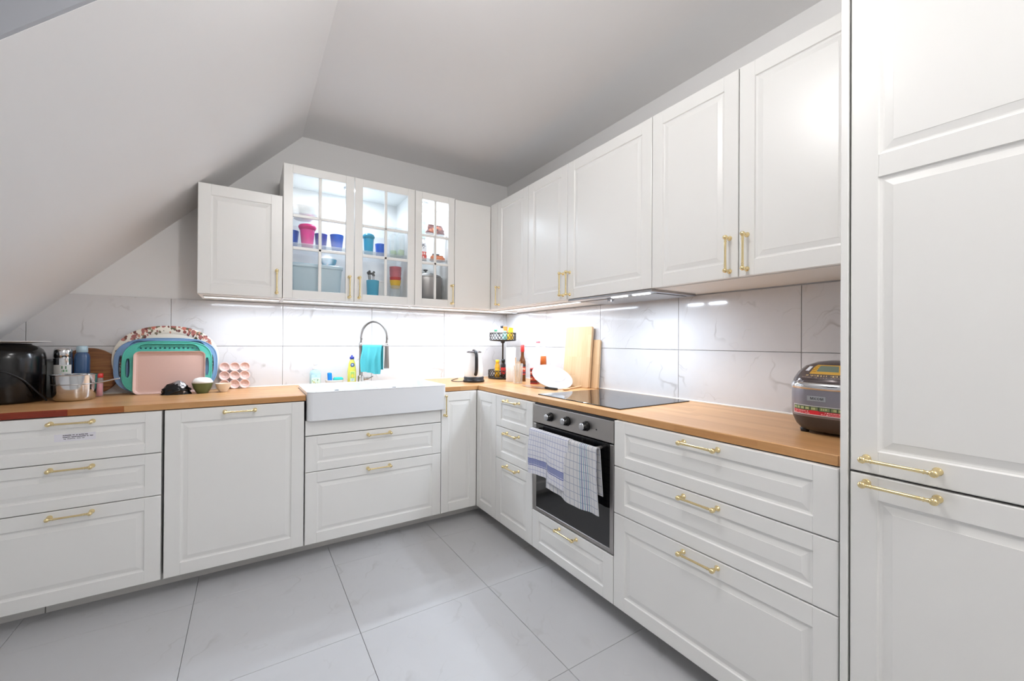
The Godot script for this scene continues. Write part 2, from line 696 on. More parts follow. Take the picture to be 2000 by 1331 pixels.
# ---------------------------------------------------------------- cabinets
# framed front: x 0..w, y 0..h, face at z = 0.018; ops = heights of the sunk fields
func front(w: float, h: float, s: float, ops: Array) -> ArrayMesh:
	var key := str([w, h, s, ops])
	if front_cache.has(key):
		return front_cache[key]
	var st := begin()
	var t := 0.018
	var ring := func(i: float, z: float) -> Array:
		return [Vector3(i, i, z), Vector3(w - i, i, z), Vector3(w - i, h - i, z), Vector3(i, h - i, z)]
	var edge := [ring.call(0.0, 0.0), ring.call(0.0, t - 0.003), ring.call(0.0008, t - 0.001), ring.call(0.003, t)]
	quad(st, edge[0][3], edge[0][2], edge[0][1], edge[0][0])
	for i in 3:
		for k in 4:
			var k2 := (k + 1) % 4
			quad(st, edge[i][k], edge[i][k2], edge[i + 1][k2], edge[i + 1][k])
	var e := 0.003
	var gv := 0.0012
	var rect := func(x0: float, y0: float, x1: float, y1: float, z0: float, z1: float) -> void:
		quad(st, Vector3(x0, y0, z0), Vector3(x1, y0, z1), Vector3(x1, y1, z1), Vector3(x0, y1, z0))
	if ops.is_empty():
		rect.call(e, e, w - e, h - e, t, t)
		front_cache[key] = done(st)
		return front_cache[key]
	# stiles, each with a fine joint line beside it
	rect.call(e, e, s, h - e, t, t)
	rect.call(w - s, e, w - e, h - e, t, t)
	var ys := [e]
	for o in ops:
		ys.append(o[0])
		ys.append(o[1])
	ys.append(h - e)
	for i in range(0, ys.size(), 2):
		var y0: float = ys[i]
		var y1: float = ys[i + 1]
		rect.call(s, y0, s + gv, y1, t, t - gv)
		rect.call(s + gv, y0, s + 2 * gv, y1, t - gv, t)
		rect.call(s + 2 * gv, y0, w - s - 2 * gv, y1, t, t)
		rect.call(w - s - 2 * gv, y0, w - s - gv, y1, t, t - gv)
		rect.call(w - s - gv, y0, w - s, y1, t - gv, t)
	for o in ops:
		var prof := [V(0, t), V(0.003, t - 0.0045), V(0.008, t - 0.006), V(0.011, t - 0.006), V(0.028, t - 0.0025), V(0.0285, t - 0.0018)]
		var fr := func(i: float, z: float) -> Array:
			return [Vector3(s + i, o[0] + i, z), Vector3(w - s - i, o[0] + i, z), Vector3(w - s - i, o[1] - i, z), Vector3(s + i, o[1] - i, z)]
		var prev: Array = fr.call(0.0, t)
		for p in range(1, prof.size()):
			var cur: Array = fr.call(prof[p].x, prof[p].y)
			for k in 4:
				var k2 := (k + 1) % 4
				quad(st, prev[k], prev[k2], cur[k2], cur[k])
			prev = cur
		quad(st, prev[0], prev[1], prev[2], prev[3])
	front_cache[key] = done(st)
	return front_cache[key]

func handle() -> ArrayMesh:
	if handle_mesh:
		return handle_mesh
	var st := begin()
	var cc := 0.064
	var so := 0.031
	for s in [-1.0, 1.0]:
		# flared rosette, fluted post and rounded end, turned about z
		var prof := [V(0.0095, 0), V(0.0098, 0.0015), V(0.0078, 0.004), V(0.0052, 0.009), V(0.0046, 0.015), V(0.0056, 0.020), V(0.0078, 0.0245), V(0.0086, 0.029), V(0.0086, 0.033), V(0.0074, 0.0375), V(0.004, 0.0395), V(0, 0.040)]
		smooth(st)
		for i in prof.size() - 1:
			for k in 14:
				var a := TAU * k / 14
				var b := TAU * ((k + 1) % 14) / 14
				var p: Vector2 = prof[i]
				var q: Vector2 = prof[i + 1]
				var c := Vector3(s * cc, 0, 0)
				quad(st, c + Vector3(p.x * cos(a), p.x * sin(a), p.y), c + Vector3(p.x * cos(b), p.x * sin(b), p.y), c + Vector3(q.x * cos(b), q.x * sin(b), q.y), c + Vector3(q.x * cos(a), q.x * sin(a), q.y))
	var xs := [-0.062, -0.054, -0.050, -0.047, -0.044, -0.041, -0.03, 0.0, 0.03, 0.041, 0.044, 0.047, 0.050, 0.054, 0.062]
	var rs := [0.0046, 0.0050, 0.0040, 0.0056, 0.0040, 0.0046, 0.0042, 0.0040, 0.0042, 0.0046, 0.0040, 0.0056, 0.0040, 0.0050, 0.0046]
	var path := []
	for x in xs:
		path.append(Vector3(x, 0, so))
	tube(st, path, rs, 10)
	handle_mesh = done(st)
	return handle_mesh

func add_handle(fr: Node3D, cx: float, cy: float, upright := false) -> void:
	var o := put("handle", handle(), M.brass, fr, Vector3(cx, cy, 0.018), "polished brass bar handle")
	if upright:
		o.rotation.z = PI / 2

func unit(called: String, label: String, category: String, run: String, start: float, group := "") -> Node3D:
	if run == "b":
		return thing(called, label, category, Vector3(start, 0, 0), 0.0, group)
	return thing(called, label, category, Vector3(0, 0, start), -PI / 2, group)

func panel_front(parent: Node3D, called: String, x0: float, y0: float, x1: float, y1: float, face: float, s := 0.058, r := 0.058, gap := 0.0016) -> MeshInstance3D:
	var w := x1 - x0 - 2 * gap
	var h := y1 - y0 - 2 * gap
	return put(called, front(w, h, s, [[r, h - r]]), M.paint, parent, Vector3(x0 + gap, y0 + gap, face - 0.018))

func drawer_stack(t: Node3D, w: float, cuts: Array) -> void:
	var st := begin()
	bx(st, Vector3(0.002, 0.08, 0.02), Vector3(w - 0.002, 0.874, 0.57))
	put("body", st, M.carcass, t)
	for c in cuts:
		var r := 0.046 if c[1] - c[0] < 0.3 else 0.058
		var d := panel_front(t, "drawer", 0.0, c[0], w, c[1], FR, 0.058, r)
		add_handle(d, w / 2 - 0.0016, c[1] - c[0] - 0.0265)

func build_base_cabinets() -> void:
	var st: SurfaceTool
	# three-drawer unit with the printed sticker
	var a := unit("drawer_cabinet", "cream three-drawer base cabinet with a printed sticker under its top handle", "cabinet", "b", -2.88)
	drawer_stack(a, 0.596, [[0.08, 0.48], [0.48, 0.68], [0.68, 0.876]])
	st = begin()
	bx(st, Vector3(-0.42, 0.08, 0.02), Vector3(-0.002, 0.874, FR), 0.001)
	put("end_panel", st, M.paint, a)
	var stk := put("sticker", card(0.128, 0.032), M.sticker, a, Vector3(0.308, 0.787, FR - 0.0016), "white paper sticker with three lines of small print")
	stk.rotation.z = 0.0
	# dishwasher behind a full-height front
	var b := unit("dishwasher", "built-in dishwasher behind a tall cream framed front, between drawers and sink", "dishwasher", "b", -2.28)
	st = begin()
	bx(st, Vector3(0.004, 0.08, 0.03), Vector3(0.596, 0.87, 0.575))
	put("body", st, M.dark, b)
	var d := panel_front(b, "door", 0.003, 0.08, 0.597, 0.876, FR, 0.060, 0.060)
	add_handle(d, 0.297, 0.769)
	# sink unit
	var c := unit("sink_cabinet", "cream base cabinet with two drawers under the white ceramic sink", "cabinet", "b", -1.68)
	st = begin()
	bx(st, Vector3(0.002, 0.08, 0.02), Vector3(0.798, 0.70, 0.57))
	put("body", st, M.carcass, c)
	st = begin()
	bx(st, Vector3(0.0016, 0.683, 0.595), Vector3(0.7984, 0.766, 0.614), 0.001)
	put("apron_rail", st, M.paint, c)
	for q in [[0.08, 0.48, 0.058], [0.48, 0.68, 0.046]]:
		d = panel_front(c, "drawer", 0.0, q[0], 0.8, q[1], FR, 0.058, q[2])
		add_handle(d, 0.3984, q[1] - q[0] - 0.0265)
	# corner unit with two folding doors
	var k := thing("corner_base_cabinet", "cream corner base cabinet with two narrow doors meeting beside the sink", "cabinet", Vector3.ZERO)
	st = begin()
	bx(st, Vector3(-0.878, 0.08, 0.02), Vector3(-0.02, 0.76, 0.588))
	bx(st, Vector3(-0.85, 0.76, 0.02), Vector3(-0.02, 0.874, 0.588))
	bx(st, Vector3(-0.588, 0.08, 0.588), Vector3(-0.02, 0.874, 0.878))
	put("body", st, M.carcass, k)
	d = panel_front(k, "door", -0.88, 0.08, -FR, 0.876, FR, 0.050, 0.058)
	add_handle(d, 0.022, 0.707, true)
	d = panel_front(k, "door", 0.0, 0.08, 0.262, 0.876, 0.018, 0.050, 0.058)
	d.transform = Transform3D(Basis(Vector3.UP, -PI / 2), Vector3(-FR + 0.018, 0.0816, FR + 0.0016))
	# narrow drawers, oven unit, wide drawers
	var e := unit("drawer_cabinet", "narrow cream three-drawer base cabinet between the corner doors and oven", "cabinet", "r", 0.88)
	drawer_stack(e, 0.4, [[0.08, 0.48], [0.48, 0.68], [0.68, 0.876]])
	var g := unit("oven_cabinet", "cream oven housing with a single shallow drawer below the oven", "cabinet", "r", 1.28)
	st = begin()
	bx(st, Vector3(0.002, 0.08, 0.02), Vector3(0.598, 0.288, 0.588))
	bx(st, Vector3(0.002, 0.288, 0.02), Vector3(0.008, 0.874, 0.588))
	bx(st, Vector3(0.592, 0.288, 0.02), Vector3(0.598, 0.874, 0.588))
	put("body", st, M.carcass, g)
	d = panel_front(g, "drawer", 0.0, 0.08, 0.6, 0.289, FR, 0.058, 0.046)
	add_handle(d, 0.2984, 0.183)
	var w := unit("drawer_cabinet", "widest cream three-drawer base cabinet beside the oven and tall fridge", "cabinet", "r", 1.88)
	drawer_stack(w, 0.8, [[0.08, 0.48], [0.48, 0.68], [0.68, 0.876]])
	# tall fridge housing
	var f := unit("fridge_cabinet", "tall cream fridge housing with two framed doors and long brass handles", "fridge", "r", 2.683)
	st = begin()
	bx(st, Vector3(0.0, 0.0, 0.0), Vector3(0.0165, 2.3, 0.6215), 0.0012)
	put("side_panel", st, M.paint, f)
	st = begin()
	bx(st, Vector3(0.026, 0.08, 0.02), Vector3(0.62, 2.28, 0.545))
	put("body", st, M.carcass, f)
	st = begin()
	bx(st, Vector3(0.622, 0.0, 0.0), Vector3(0.64, 2.3, 0.62), 0.0012)
	put("side_panel", st, M.paint, f)
	var wd := 0.597
	d = put("door", front(wd, 0.796, 0.055, [[0.058, 0.738]]), M.paint, f, Vector3(0.0205, 0.08, FR - 0.018))
	add_handle(d, 0.098, 0.776)
	d = put("door", front(wd, 1.398, 0.055, [[0.057, 0.747], [0.802, 1.34]]), M.paint, f, Vector3(0.0205, 0.8815, FR - 0.018))
	add_handle(d, 0.098, 0.037)

# ---------------------------------------------------------------- wall cabinets
func glazed(parent: Node3D, x0: float, x1: float, hx: float) -> void:
	var gap := 0.0016
	var w := x1 - x0 - 2 * gap
	var h := 0.8 - 2 * gap
	var s := 0.05
	var t := 0.018
	var st := begin()
	bx(st, Vector3(0, 0, 0), Vector3(s, h, t), 0.002)
	bx(st, Vector3(w - s, 0, 0), Vector3(w, h, t), 0.002)
	bx(st, Vector3(s, 0, 0.0004), Vector3(w - s, s, t - 0.0006), 0.0015)
	bx(st, Vector3(s, h - s, 0.0004), Vector3(w - s, h, t - 0.0006), 0.0015)
	bx(st, Vector3(w / 2 - 0.009, s, 0.003), Vector3(w / 2 + 0.009, h - s, t - 0.002), 0.003)
	var ym := [1.762 - UB, 1.956 - UB]
	for y in ym:
		bx(st, Vector3(s, y - 0.009, 0.003), Vector3(w - s, y + 0.009, t - 0.002), 0.003)
	var d := put("door", st, M.paint, parent, Vector3(x0 + gap, UB + gap, UD - 0.018), "white framed door with six glass panes")
	var ys := [s, ym[0], ym[1], h - s]
	for i in 2:
		for j in 3:
			st = begin()
			var xa := s if i == 0 else w / 2 + 0.009
			var xb := w / 2 - 0.009 if i == 0 else w - s
			var ya: float = ys[j] + (0.009 if j > 0 else 0.0)
			var yb: float = ys[j + 1] - (0.009 if j < 2 else 0.0)
			bx(st, Vector3(xa, ya, 0.007), Vector3(xb, yb, 0.010))
			put("pane", st, M.pane, d)
	add_handle(d, hx - x0 - gap, 0.09, true)

func open_box(parent: Node3D, w: float, h: float) -> void:
	var t := 0.018
	for q in [["side", Vector3(0.001, UB, 0.0), Vector3(t, UB + h, 0.355)], ["side", Vector3(w - t, UB, 0.0), Vector3(w - 0.001, UB + h, 0.355)], ["bottom", Vector3(t, UB, 0.0), Vector3(w - t, UB + t, 0.355)], ["top", Vector3(t, UB + h - t, 0.0), Vector3(w - t, UB + h, 0.355)], ["back", Vector3(t, UB + t, 0.0), Vector3(w - t, UB + h - t, 0.006)]]:
		var st := begin()
		bx(st, q[1], q[2], 0.0005)
		put(q[0], st, M.white, parent)
	for y in [1.80, 1.985]:
		var st := begin()
		bx(st, Vector3(t + 0.001, y, 0.012), Vector3(w - t - 0.001, y + 0.006, 0.335), 0.001)
		put("shelf", st, M.shelf, parent, Vector3.ZERO, "clear glass shelf")

func wall_unit(called: String, label: String, run: String, start: float, w: float, h: float, doors: Array) -> Node3D:
	var t := unit(called, label, "cabinet", run, start)
	var st := begin()
	bx(st, Vector3(0.001, UB, 0.0), Vector3(w - 0.001, UB + h, 0.352))
	put("body", st, M.carcass, t)
	for d in doors:
		var o := panel_front(t, "door", d[0], UB, d[1], UB + h, UD, 0.056, 0.058)
		add_handle(o, d[2] - d[0] - 0.0016, 0.09, true)
	return t

func build_wall_cabinets() -> void:
	wall_unit("wall_cabinet", "short cream wall cabinet beside the sloped ceiling, above the trays", "b", -2.18, 0.4, 0.6, [[0.0, 0.4, 0.37]])
	var a := unit("glass_cabinet", "white wall cabinet with two glazed doors over the sink, lit inside", "cabinet", "b", -1.78)
	open_box(a, 0.8, 0.8)
	glazed(a, 0.0, 0.4, 0.3695)
	glazed(a, 0.4, 0.8, 0.4295)
	var b := unit("glass_cabinet", "narrow wall cabinet with a single six-pane glazed door, holding snacks", "cabinet", "b", -0.98)
	open_box(b, 0.3, 0.8)
	glazed(b, 0.0, 0.3, 0.274)
	var c := thing("corner_wall_cabinet", "cream corner wall cabinet above the tiered spice stand", "cabinet")
	var st := begin()
	bx(st, Vector3(-0.679, UB, 0.0), Vector3(0, UB + 0.8, 0.352))
	bx(st, Vector3(-0.352, UB, 0.352), Vector3(0, UB + 0.8, 0.879))
	put("body", st, M.carcass, c)
	put("fixed_front", front(-UD + 0.68 - 0.0032, 0.79, 0.05, []), M.paint, c, Vector3(-0.6784, UB + 0.0016, UD - 0.018))
	st = begin()
	bx(st, Vector3(-UD, UB, UD), Vector3(-UD + 0.018, UB + 0.8, 0.474), 0.001)
	put("filler_strip", st, M.paint, c)
	var d := panel_front(c, "door", 0.0, UB, 0.405, UB + 0.8, 0.018, 0.056, 0.058)
	d.transform = Transform3D(Basis(Vector3.UP, -PI / 2), Vector3(-UD + 0.018, UB + 0.0016, 0.4766))
	add_handle(d, 0.028, 0.09, true)
	wall_unit("wall_cabinet", "cream wall cabinet with one narrow door, between corner cabinet and hood", "r", 0.88, 0.4, 0.8, [[0.0, 0.4, 0.365]])
	wall_unit("wall_cabinet", "wide single-door cream wall cabinet directly above the extractor hood", "r", 1.28, 0.6, 0.8, [[0.0, 0.6, 0.025]])
	wall_unit("wall_cabinet", "cream double-door wall cabinet above the rice cooker, by the tall fridge", "r", 1.88, 0.8, 0.8, [[0.0, 0.4, 0.366], [0.4, 0.8, 0.432]])

# ---------------------------------------------------------------- worktops
func build_worktops() -> void:
	var lo := 0.878
	var t := thing("worktop", "oak block worktop along the sink wall with a reddish front end", "worktop")
	var st := begin()
	uvs = 1.0 / 2.048
	uvo = V(0.0, 0.0)
	M.oak.uv1_scale = Vector3(1, 3.2, 1)
	var z1 := 0.602
	bx(st, Vector3(-3.26, lo, 0.0005), Vector3(-1.676, WT, z1), 0.001)
	bx(st, Vector3(-1.676, lo, 0.0005), Vector3(-0.853, WT, 0.152), 0.001)
	bx(st, Vector3(-0.853, lo, 0.0005), Vector3(-0.0005, WT, z1), 0.001)
	put("top", st, M.oak, t)
	M.rust_edge.uv1_scale = Vector3(2, 25.6 * 2, 1)
	M.red_edge.uv1_scale = Vector3(2, 25.6 * 2, 1)
	st = begin()
	uvs = 1.0 / 2.048
	bx(st, Vector3(-2.42, lo, z1), Vector3(-1.676, WT - 0.0005, 0.606), 0.0012)
	put("front_edge", st, M.oak, t)
	st = begin()
	uvs = 1.0 / 2.048
	bx(st, Vector3(-2.60, lo, z1), Vector3(-2.42, WT - 0.0005, 0.606), 0.0012)  # edge piece coloured rust brown, between the oak and the red end
	put("front_edge", st, M.rust_edge, t, Vector3.ZERO, "rust brown edge strip")
	st = begin()
	uvs = 1.0 / 2.048
	bx(st, Vector3(-3.26, lo, z1), Vector3(-2.60, WT - 0.0005, 0.606), 0.0012)  # far end of the edge, coloured red brown
	put("front_edge", st, M.red_edge, t, Vector3.ZERO, "reddish brown edge strip")
	st = begin()
	uvs = 1.0 / 2.048
	bx(st, Vector3(-0.853, lo, z1), Vector3(-0.603, WT - 0.0005, 0.606), 0.0012)
	put("front_edge", st, M.oak, t)
	var r := thing("worktop", "oak block worktop along the hob wall ending at the tall fridge panel", "worktop")
	st = begin()
	grain_z = true
	uvs = 1.0 / 2.048
	uvo = V(0.13, 0.21)
	bx(st, Vector3(-0.6, lo, 0.607), Vector3(-0.0005, WT, 2.681), 0.001)
	put("top", st, M.oak, r)
	st = begin()
	uvs = 1.0 / 2.048
	bx(st, Vector3(-0.604, lo, 0.607), Vector3(-0.6, WT - 0.0005, 2.672), 0.0012)
	put("front_edge", st, M.oak, r)

# ---------------------------------------------------------------- sink
func extruded(outline: Array, depth: float, m: Material, sub := false) -> CSGPolygon3D:
	var c := CSGPolygon3D.new()
	var pts := PackedVector2Array()
	for p in outline:
		pts.append(p)
	c.polygon = pts
	c.depth = depth
	c.material = m
	if sub:
		c.operation = CSGShape3D.OPERATION_SUBTRACTION
	return c

func build_sink() -> void:
	var t := thing("ceramic_sink", "white ceramic double-bowl farmhouse sink set into the oak worktop", "sink", Vector3(-1.2635, 0.768, 0.155))
	var body := CSGCombiner3D.new()
	body.name = "basin"
	t.add_child(body, true)
	# body outline in plan, extruded upwards (polygon x/y -> x/-z)
	var base := extruded(rrect(0.819, 0.49, 0.028, 6), 0.157, M.ceramic)
	base.rotation.x = -PI / 2
	base.position = Vector3(0, 0.157, 0.245)
	body.add_child(base)
	for s in [-1.0, 1.0]:
		var hole := extruded(rrect(0.352, 0.385, 0.04, 6), 0.2, M.ceramic, true)
		hole.rotation.x = -PI / 2
		hole.position = Vector3(s * 0.19, 0.222, 0.262)
		body.add_child(hole)
	for s in [-1.0, 1.0]:
		var st := begin()
		tube(st, [Vector3(-0.012, 0, 0), Vector3(0.012, 0, 0)], 0.006, 10)
		put("overflow", st, M.dark, t, Vector3(s * 0.19, 0.112, 0.0705))
		put("drain", lathed([[V(0, 0), V(0.04, 0), V(0.042, 0.002), V(0.03, 0.003), V(0, 0.001)]]), M.steel, t, Vector3(s * 0.19, 0.0225, 0.262))
	# glazed lip around the rim
	var lip := begin()
	var pts := []
	for p in rrect(0.813, 0.484, 0.026, 6):
		pts.append(Vector3(p.x, 0.1555, 0.245 - p.y))
	tube(lip, pts, 0.0045, 8, true)
	put("rim", lip, M.ceramic, t)

# ---------------------------------------------------------------- oven, hob and hood
func build_oven() -> void:
	var t := unit("oven", "stainless steel built-in oven with black glass door and three knobs", "oven", "r", 1.28)
	var st := begin()
	bx(st, Vector3(0.012, 0.292, 0.05), Vector3(0.588, 0.87, 0.59))
	bx(st, Vector3(0.0095, 0.868, 0.58), Vector3(0.5905, 0.8765, 0.6045))
	put("body", st, M.black_soft, t)
	st = begin()
	bx(st, Vector3(0.0065, 0.772, 0.59), Vector3(0.5985, 0.868, 0.619), 0.0015)
	put("control_panel", st, M.brushed, t)
	for x in [0.163, 0.294, 0.431]:
		var kn := lathed([[V(0, 0), V(0.024, 0), V(0.024, 0.002)], [V(0.0225, 0.002), V(0.021, 0.016)], [V(0.0205, 0.016), V(0.0165, 0.030), V(0.0155, 0.0315), V(0, 0.0315)]], 10)
		var o := put("knob", kn, M.black, t, Vector3(x, 0.82, 0.619), "black knob with a steel cap")
		o.rotation.x = PI / 2
		o.rotation.y = 0.0
		put("cap", lathed([[V(0.0158, 0.0312), V(0.0158, 0.0345), V(0.014, 0.036), V(0, 0.036)]], 16), M.steel, o)
	put("indicator_light", lathed([[V(0, 0), V(0.004, 0), V(0.003, 0.002), V(0, 0.0025)]], 10), M.dark, t, Vector3(0.495, 0.815, 0.619)).rotation.x = PI / 2
	st = begin()
	bx(st, Vector3(0.0065, 0.295, 0.594), Vector3(0.034, 0.766, 0.6185), 0.0015)
	bx(st, Vector3(0.577, 0.295, 0.594), Vector3(0.5985, 0.766, 0.6185), 0.0015)
	bx(st, Vector3(0.034, 0.295, 0.594), Vector3(0.577, 0.313, 0.618), 0.0015)
	var dr := put("door", st, M.brushed, t)
	st = begin()
	bx(st, Vector3(0.034, 0.313, 0.594), Vector3(0.577, 0.766, 0.6165), 0.001)
	put("door_glass", st, M.oven_glass, dr)
	st = begin()
	var p := [Vector3(0.05, 0.742, 0.617), Vector3(0.05, 0.742, 0.645), Vector3(0.056, 0.742, 0.658), Vector3(0.07, 0.742, 0.662), Vector3(0.3, 0.742, 0.662), Vector3(0.505, 0.742, 0.662), Vector3(0.519, 0.742, 0.658), Vector3(0.525, 0.742, 0.645), Vector3(0.525, 0.742, 0.617)]
	tube(st, p, 0.007, 10)
	put("door_handle", st, M.brushed, dr)
	# tea towels over the door handle
	var towel := func(z0: float, wid: float, drop: float, out: float, back: float, m: Material, ph: float, lean: float) -> ArrayMesh:
		return sheet(func(u: float, v: float) -> Vector3:
			var total := drop + back + 0.03
			var s := v * total
			var y: float
			var zz: float
			if s < back:
				y = 0.742 - (back - s)
				zz = 0.6645 - out - 0.014
			elif s < back + 0.03:
				var a := (s - back) / 0.03 * PI
				y = 0.742 + sin(a) * (0.009 + out * 0.4)
				zz = 0.662 - cos(a) * (0.0115 + out)
			else:
				var k := (s - back - 0.03) / drop
				y = 0.742 - (s - back - 0.03)
				zz = 0.6735 + out + (sin(u * 11.0 + ph) * 0.006 + sin(u * 23.0 + ph * 2.0) * 0.003 + 0.006) * smoothstep(0.0, 0.5, k) - 0.004 * k
				y += sin(u * 4.0 + ph) * 0.012 * k
			zz = maxf(zz, 0.622)
			return Vector3(z0 + u * wid + lean * clampf((0.742 - y) / drop, 0.0, 1.0) * (u - 0.35), y, zz), 34, 44, 0.0012)
	var t1 := thing("tea_towel", "white checked tea towel with a navy stripe border on the oven handle", "towel", Vector3(0, 0, 1.28), -PI / 2)
	put("cloth", towel.call(0.055, 0.315, 0.232, 0.005, 0.19, null, 0.4, 0.0), M.towel1, t1)
	var t2 := thing("tea_towel", "longer grey checked tea towel with teal stripes hanging on the oven handle", "towel", Vector3(0, 0, 1.28), -PI / 2)
	put("cloth", towel.call(0.215, 0.335, 0.275, 0.0, 0.2, null, 2.2, 0.04), M.towel2, t2)
	# hob
	var h := thing("induction_hob", "black glass induction hob set flush in the oak worktop", "hob", Vector3(-0.287, WT, 1.535))
	st = begin()
	bx(st, Vector3(-0.257, 0.0002, -0.309), Vector3(0.257, 0.005, 0.309), 0.0015)
	put("glass_plate", st, M.hob, h)
	# slim extractor hood under the wide wall cabinet
	var k := unit("extractor_hood", "slim stainless extractor hood under the wall cabinet above the hob", "hood", "r", 1.28)
	st = begin()
	bx(st, Vector3(0.004, UB - 0.012, 0.03), Vector3(0.596, UB - 0.0005, 0.372), 0.001)
	put("body", st, M.steel, k)
	st = begin()
	bx(st, Vector3(0.03, UB - 0.016, 0.07), Vector3(0.57, UB - 0.012, 0.30), 0.001)
	put("filter_panel", st, M.brushed, k)
	st = begin()
	bx(st, Vector3(0.245, UB - 0.03, 0.275), Vector3(0.275, UB - 0.012, 0.30), 0.002)
	put("control_block", st, M.steel, k)
	for x in [0.36, 0.50]:
		st = begin()
		bx(st, Vector3(x - 0.05, UB - 0.0165, 0.318), Vector3(x + 0.05, UB - 0.012, 0.338), 0.001)
		put("lamp_lens", st, M.glow, k, Vector3.ZERO, "lit hood lamp")
		area_light(k, Vector3(x, UB - 0.018, 0.328), V(0.1, 0.02), Vector3.DOWN, HOOD, COOL)

# ---------------------------------------------------------------- lamps
const COOL := Color(0.89, 0.94, 1.0)
const WARM := Color(0.995, 0.99, 0.985)
const HOOD := 0.22
const STRIP := 0.56
const PUCK := 0.26
const CEILING_LAMP := 0.43
const FILL_LAMP := 0.54  # unseen lamp behind the camera, added to brighten the room

func build_lights() -> void:
	var spans := [["b", -2.16, -1.79], ["b", -1.77, -0.99], ["b", -0.97, -0.06], ["r", 0.30, 1.27]]
	var labels := ["lit strip lamp under the short wall cabinet by the slope", "lit strip lamp under the glazed cabinet over the sink", "lit strip lamp under the narrow glazed cabinet", "lit strip lamp under the wall cabinets between corner and hood"]
	var i := 0
	for s in spans:
		var w: float = s[2] - s[1]
		var t := unit("strip_light", labels[i], "lamp", s[0], s[1], "under-cabinet strip lights")
		var st := begin()
		bx(st, Vector3(0, UB - 0.008, 0.245), Vector3(w, UB - 0.0003, 0.275), 0.001)
		put("housing", st, M.white, t)
		st = begin()
		bx(st, Vector3(0.004, UB - 0.0095, 0.249), Vector3(w - 0.004, UB - 0.008, 0.271))
		put("diffuser", st, M.glow, t)
		area_light(t, Vector3(w / 2, UB - 0.0105, 0.26), V(w - 0.01, 0.02), Vector3.DOWN, STRIP * w, COOL)
		i += 1
	for q in [[-1.38, "round spotlight inside the double glazed cabinet"], [-0.85, "round spotlight inside the narrow glazed cabinet"]]:
		var t := thing("cabinet_spotlight", q[1], "lamp", Vector3(q[0], UB + 0.782, 0.2), 0.0, "cabinet spotlights")
		put("ring", lathed([[V(0.03, 0), V(0.033, -0.002), V(0.033, -0.009), V(0.026, -0.011)]]), M.steel, t)
		put("lens", lathed([[V(0.0, -0.0095), V(0.026, -0.0095)]]), M.glow, t)
		area_light(t, Vector3(0, -0.0115, 0), V(0.045, 0.045), Vector3.DOWN, PUCK, COOL)
	# globe lamps on rods: one over the kitchen floor, one added unseen as fill
	for q in [[Vector3(-1.6, 2.606, 2.2), 0.105, CEILING_LAMP, "white globe lamp close under the ceiling over the kitchen floor"], [Vector3(-1.0, 2.606, 4.05), 0.22, FILL_LAMP, "added unseen fill lamp, a white globe on a longer rod behind the camera"]]:
		var t := thing("ceiling_lamp", q[3], "lamp", q[0], 0.0, "globe ceiling lamps")
		var d: float = q[1]
		put("canopy", lathed([[V(0.0, 0), V(0.055, 0)], [V(0.055, 0), V(0.055, -0.012), V(0.02, -0.022), V(0, -0.022)]]), M.white, t)
		put("rod", lathed([[V(0.006, -d + 0.065), V(0.006, -0.02)]], 12), M.steel, t)
		put("globe", lathed([[V(0, -0.07), V(0.04, -0.06), V(0.066, -0.03), V(0.072, 0.0), V(0.066, 0.03), V(0.04, 0.06), V(0.0, 0.07)]]), M.glow, t, Vector3(0, -d, 0))
		var l := OmniLight3D.new()
		l.light_energy = q[2]
		l.light_color = WARM
		l.light_size = 0.07
		l.omni_range = 12.0
		l.omni_attenuation = 2.0
		l.shadow_enabled = true
		t.add_child(l)
		l.position = Vector3(0, -d, 0)

# ---------------------------------------------------------------- prints and small materials
func marks(img: Image, x0: int, x1: int, y: int, h: int, c: Color, sd: int, gap := 2) -> void:
	var rng := RandomNumberGenerator.new()
	rng.seed = sd
	var x := x0
	while x < x1:
		var w := rng.randi_range(2, 6)
		if rng.randf() > 0.15:
			img.fill_rect(Rect2i(x, y + rng.randi_range(0, 1), mini(w, x1 - x), h - rng.randi_range(0, 1)), c)
		x += w + gap

func blob(img: Image, cx: float, cy: float, r: float, c: Color, sd: int) -> void:
	var n := noise(0.12, sd, 2)
	for y in range(maxi(0, int(cy - r * 1.5)), mini(img.get_height(), int(cy + r * 1.5))):
		for x in range(maxi(0, int(cx - r * 1.5)), mini(img.get_width(), int(cx + r * 1.5))):
			var d := V(x - cx, y - cy).length() / r + n.get_noise_2d(x, y) * 0.6
			if d < 1.0:
				img.set_pixel(x, y, c)

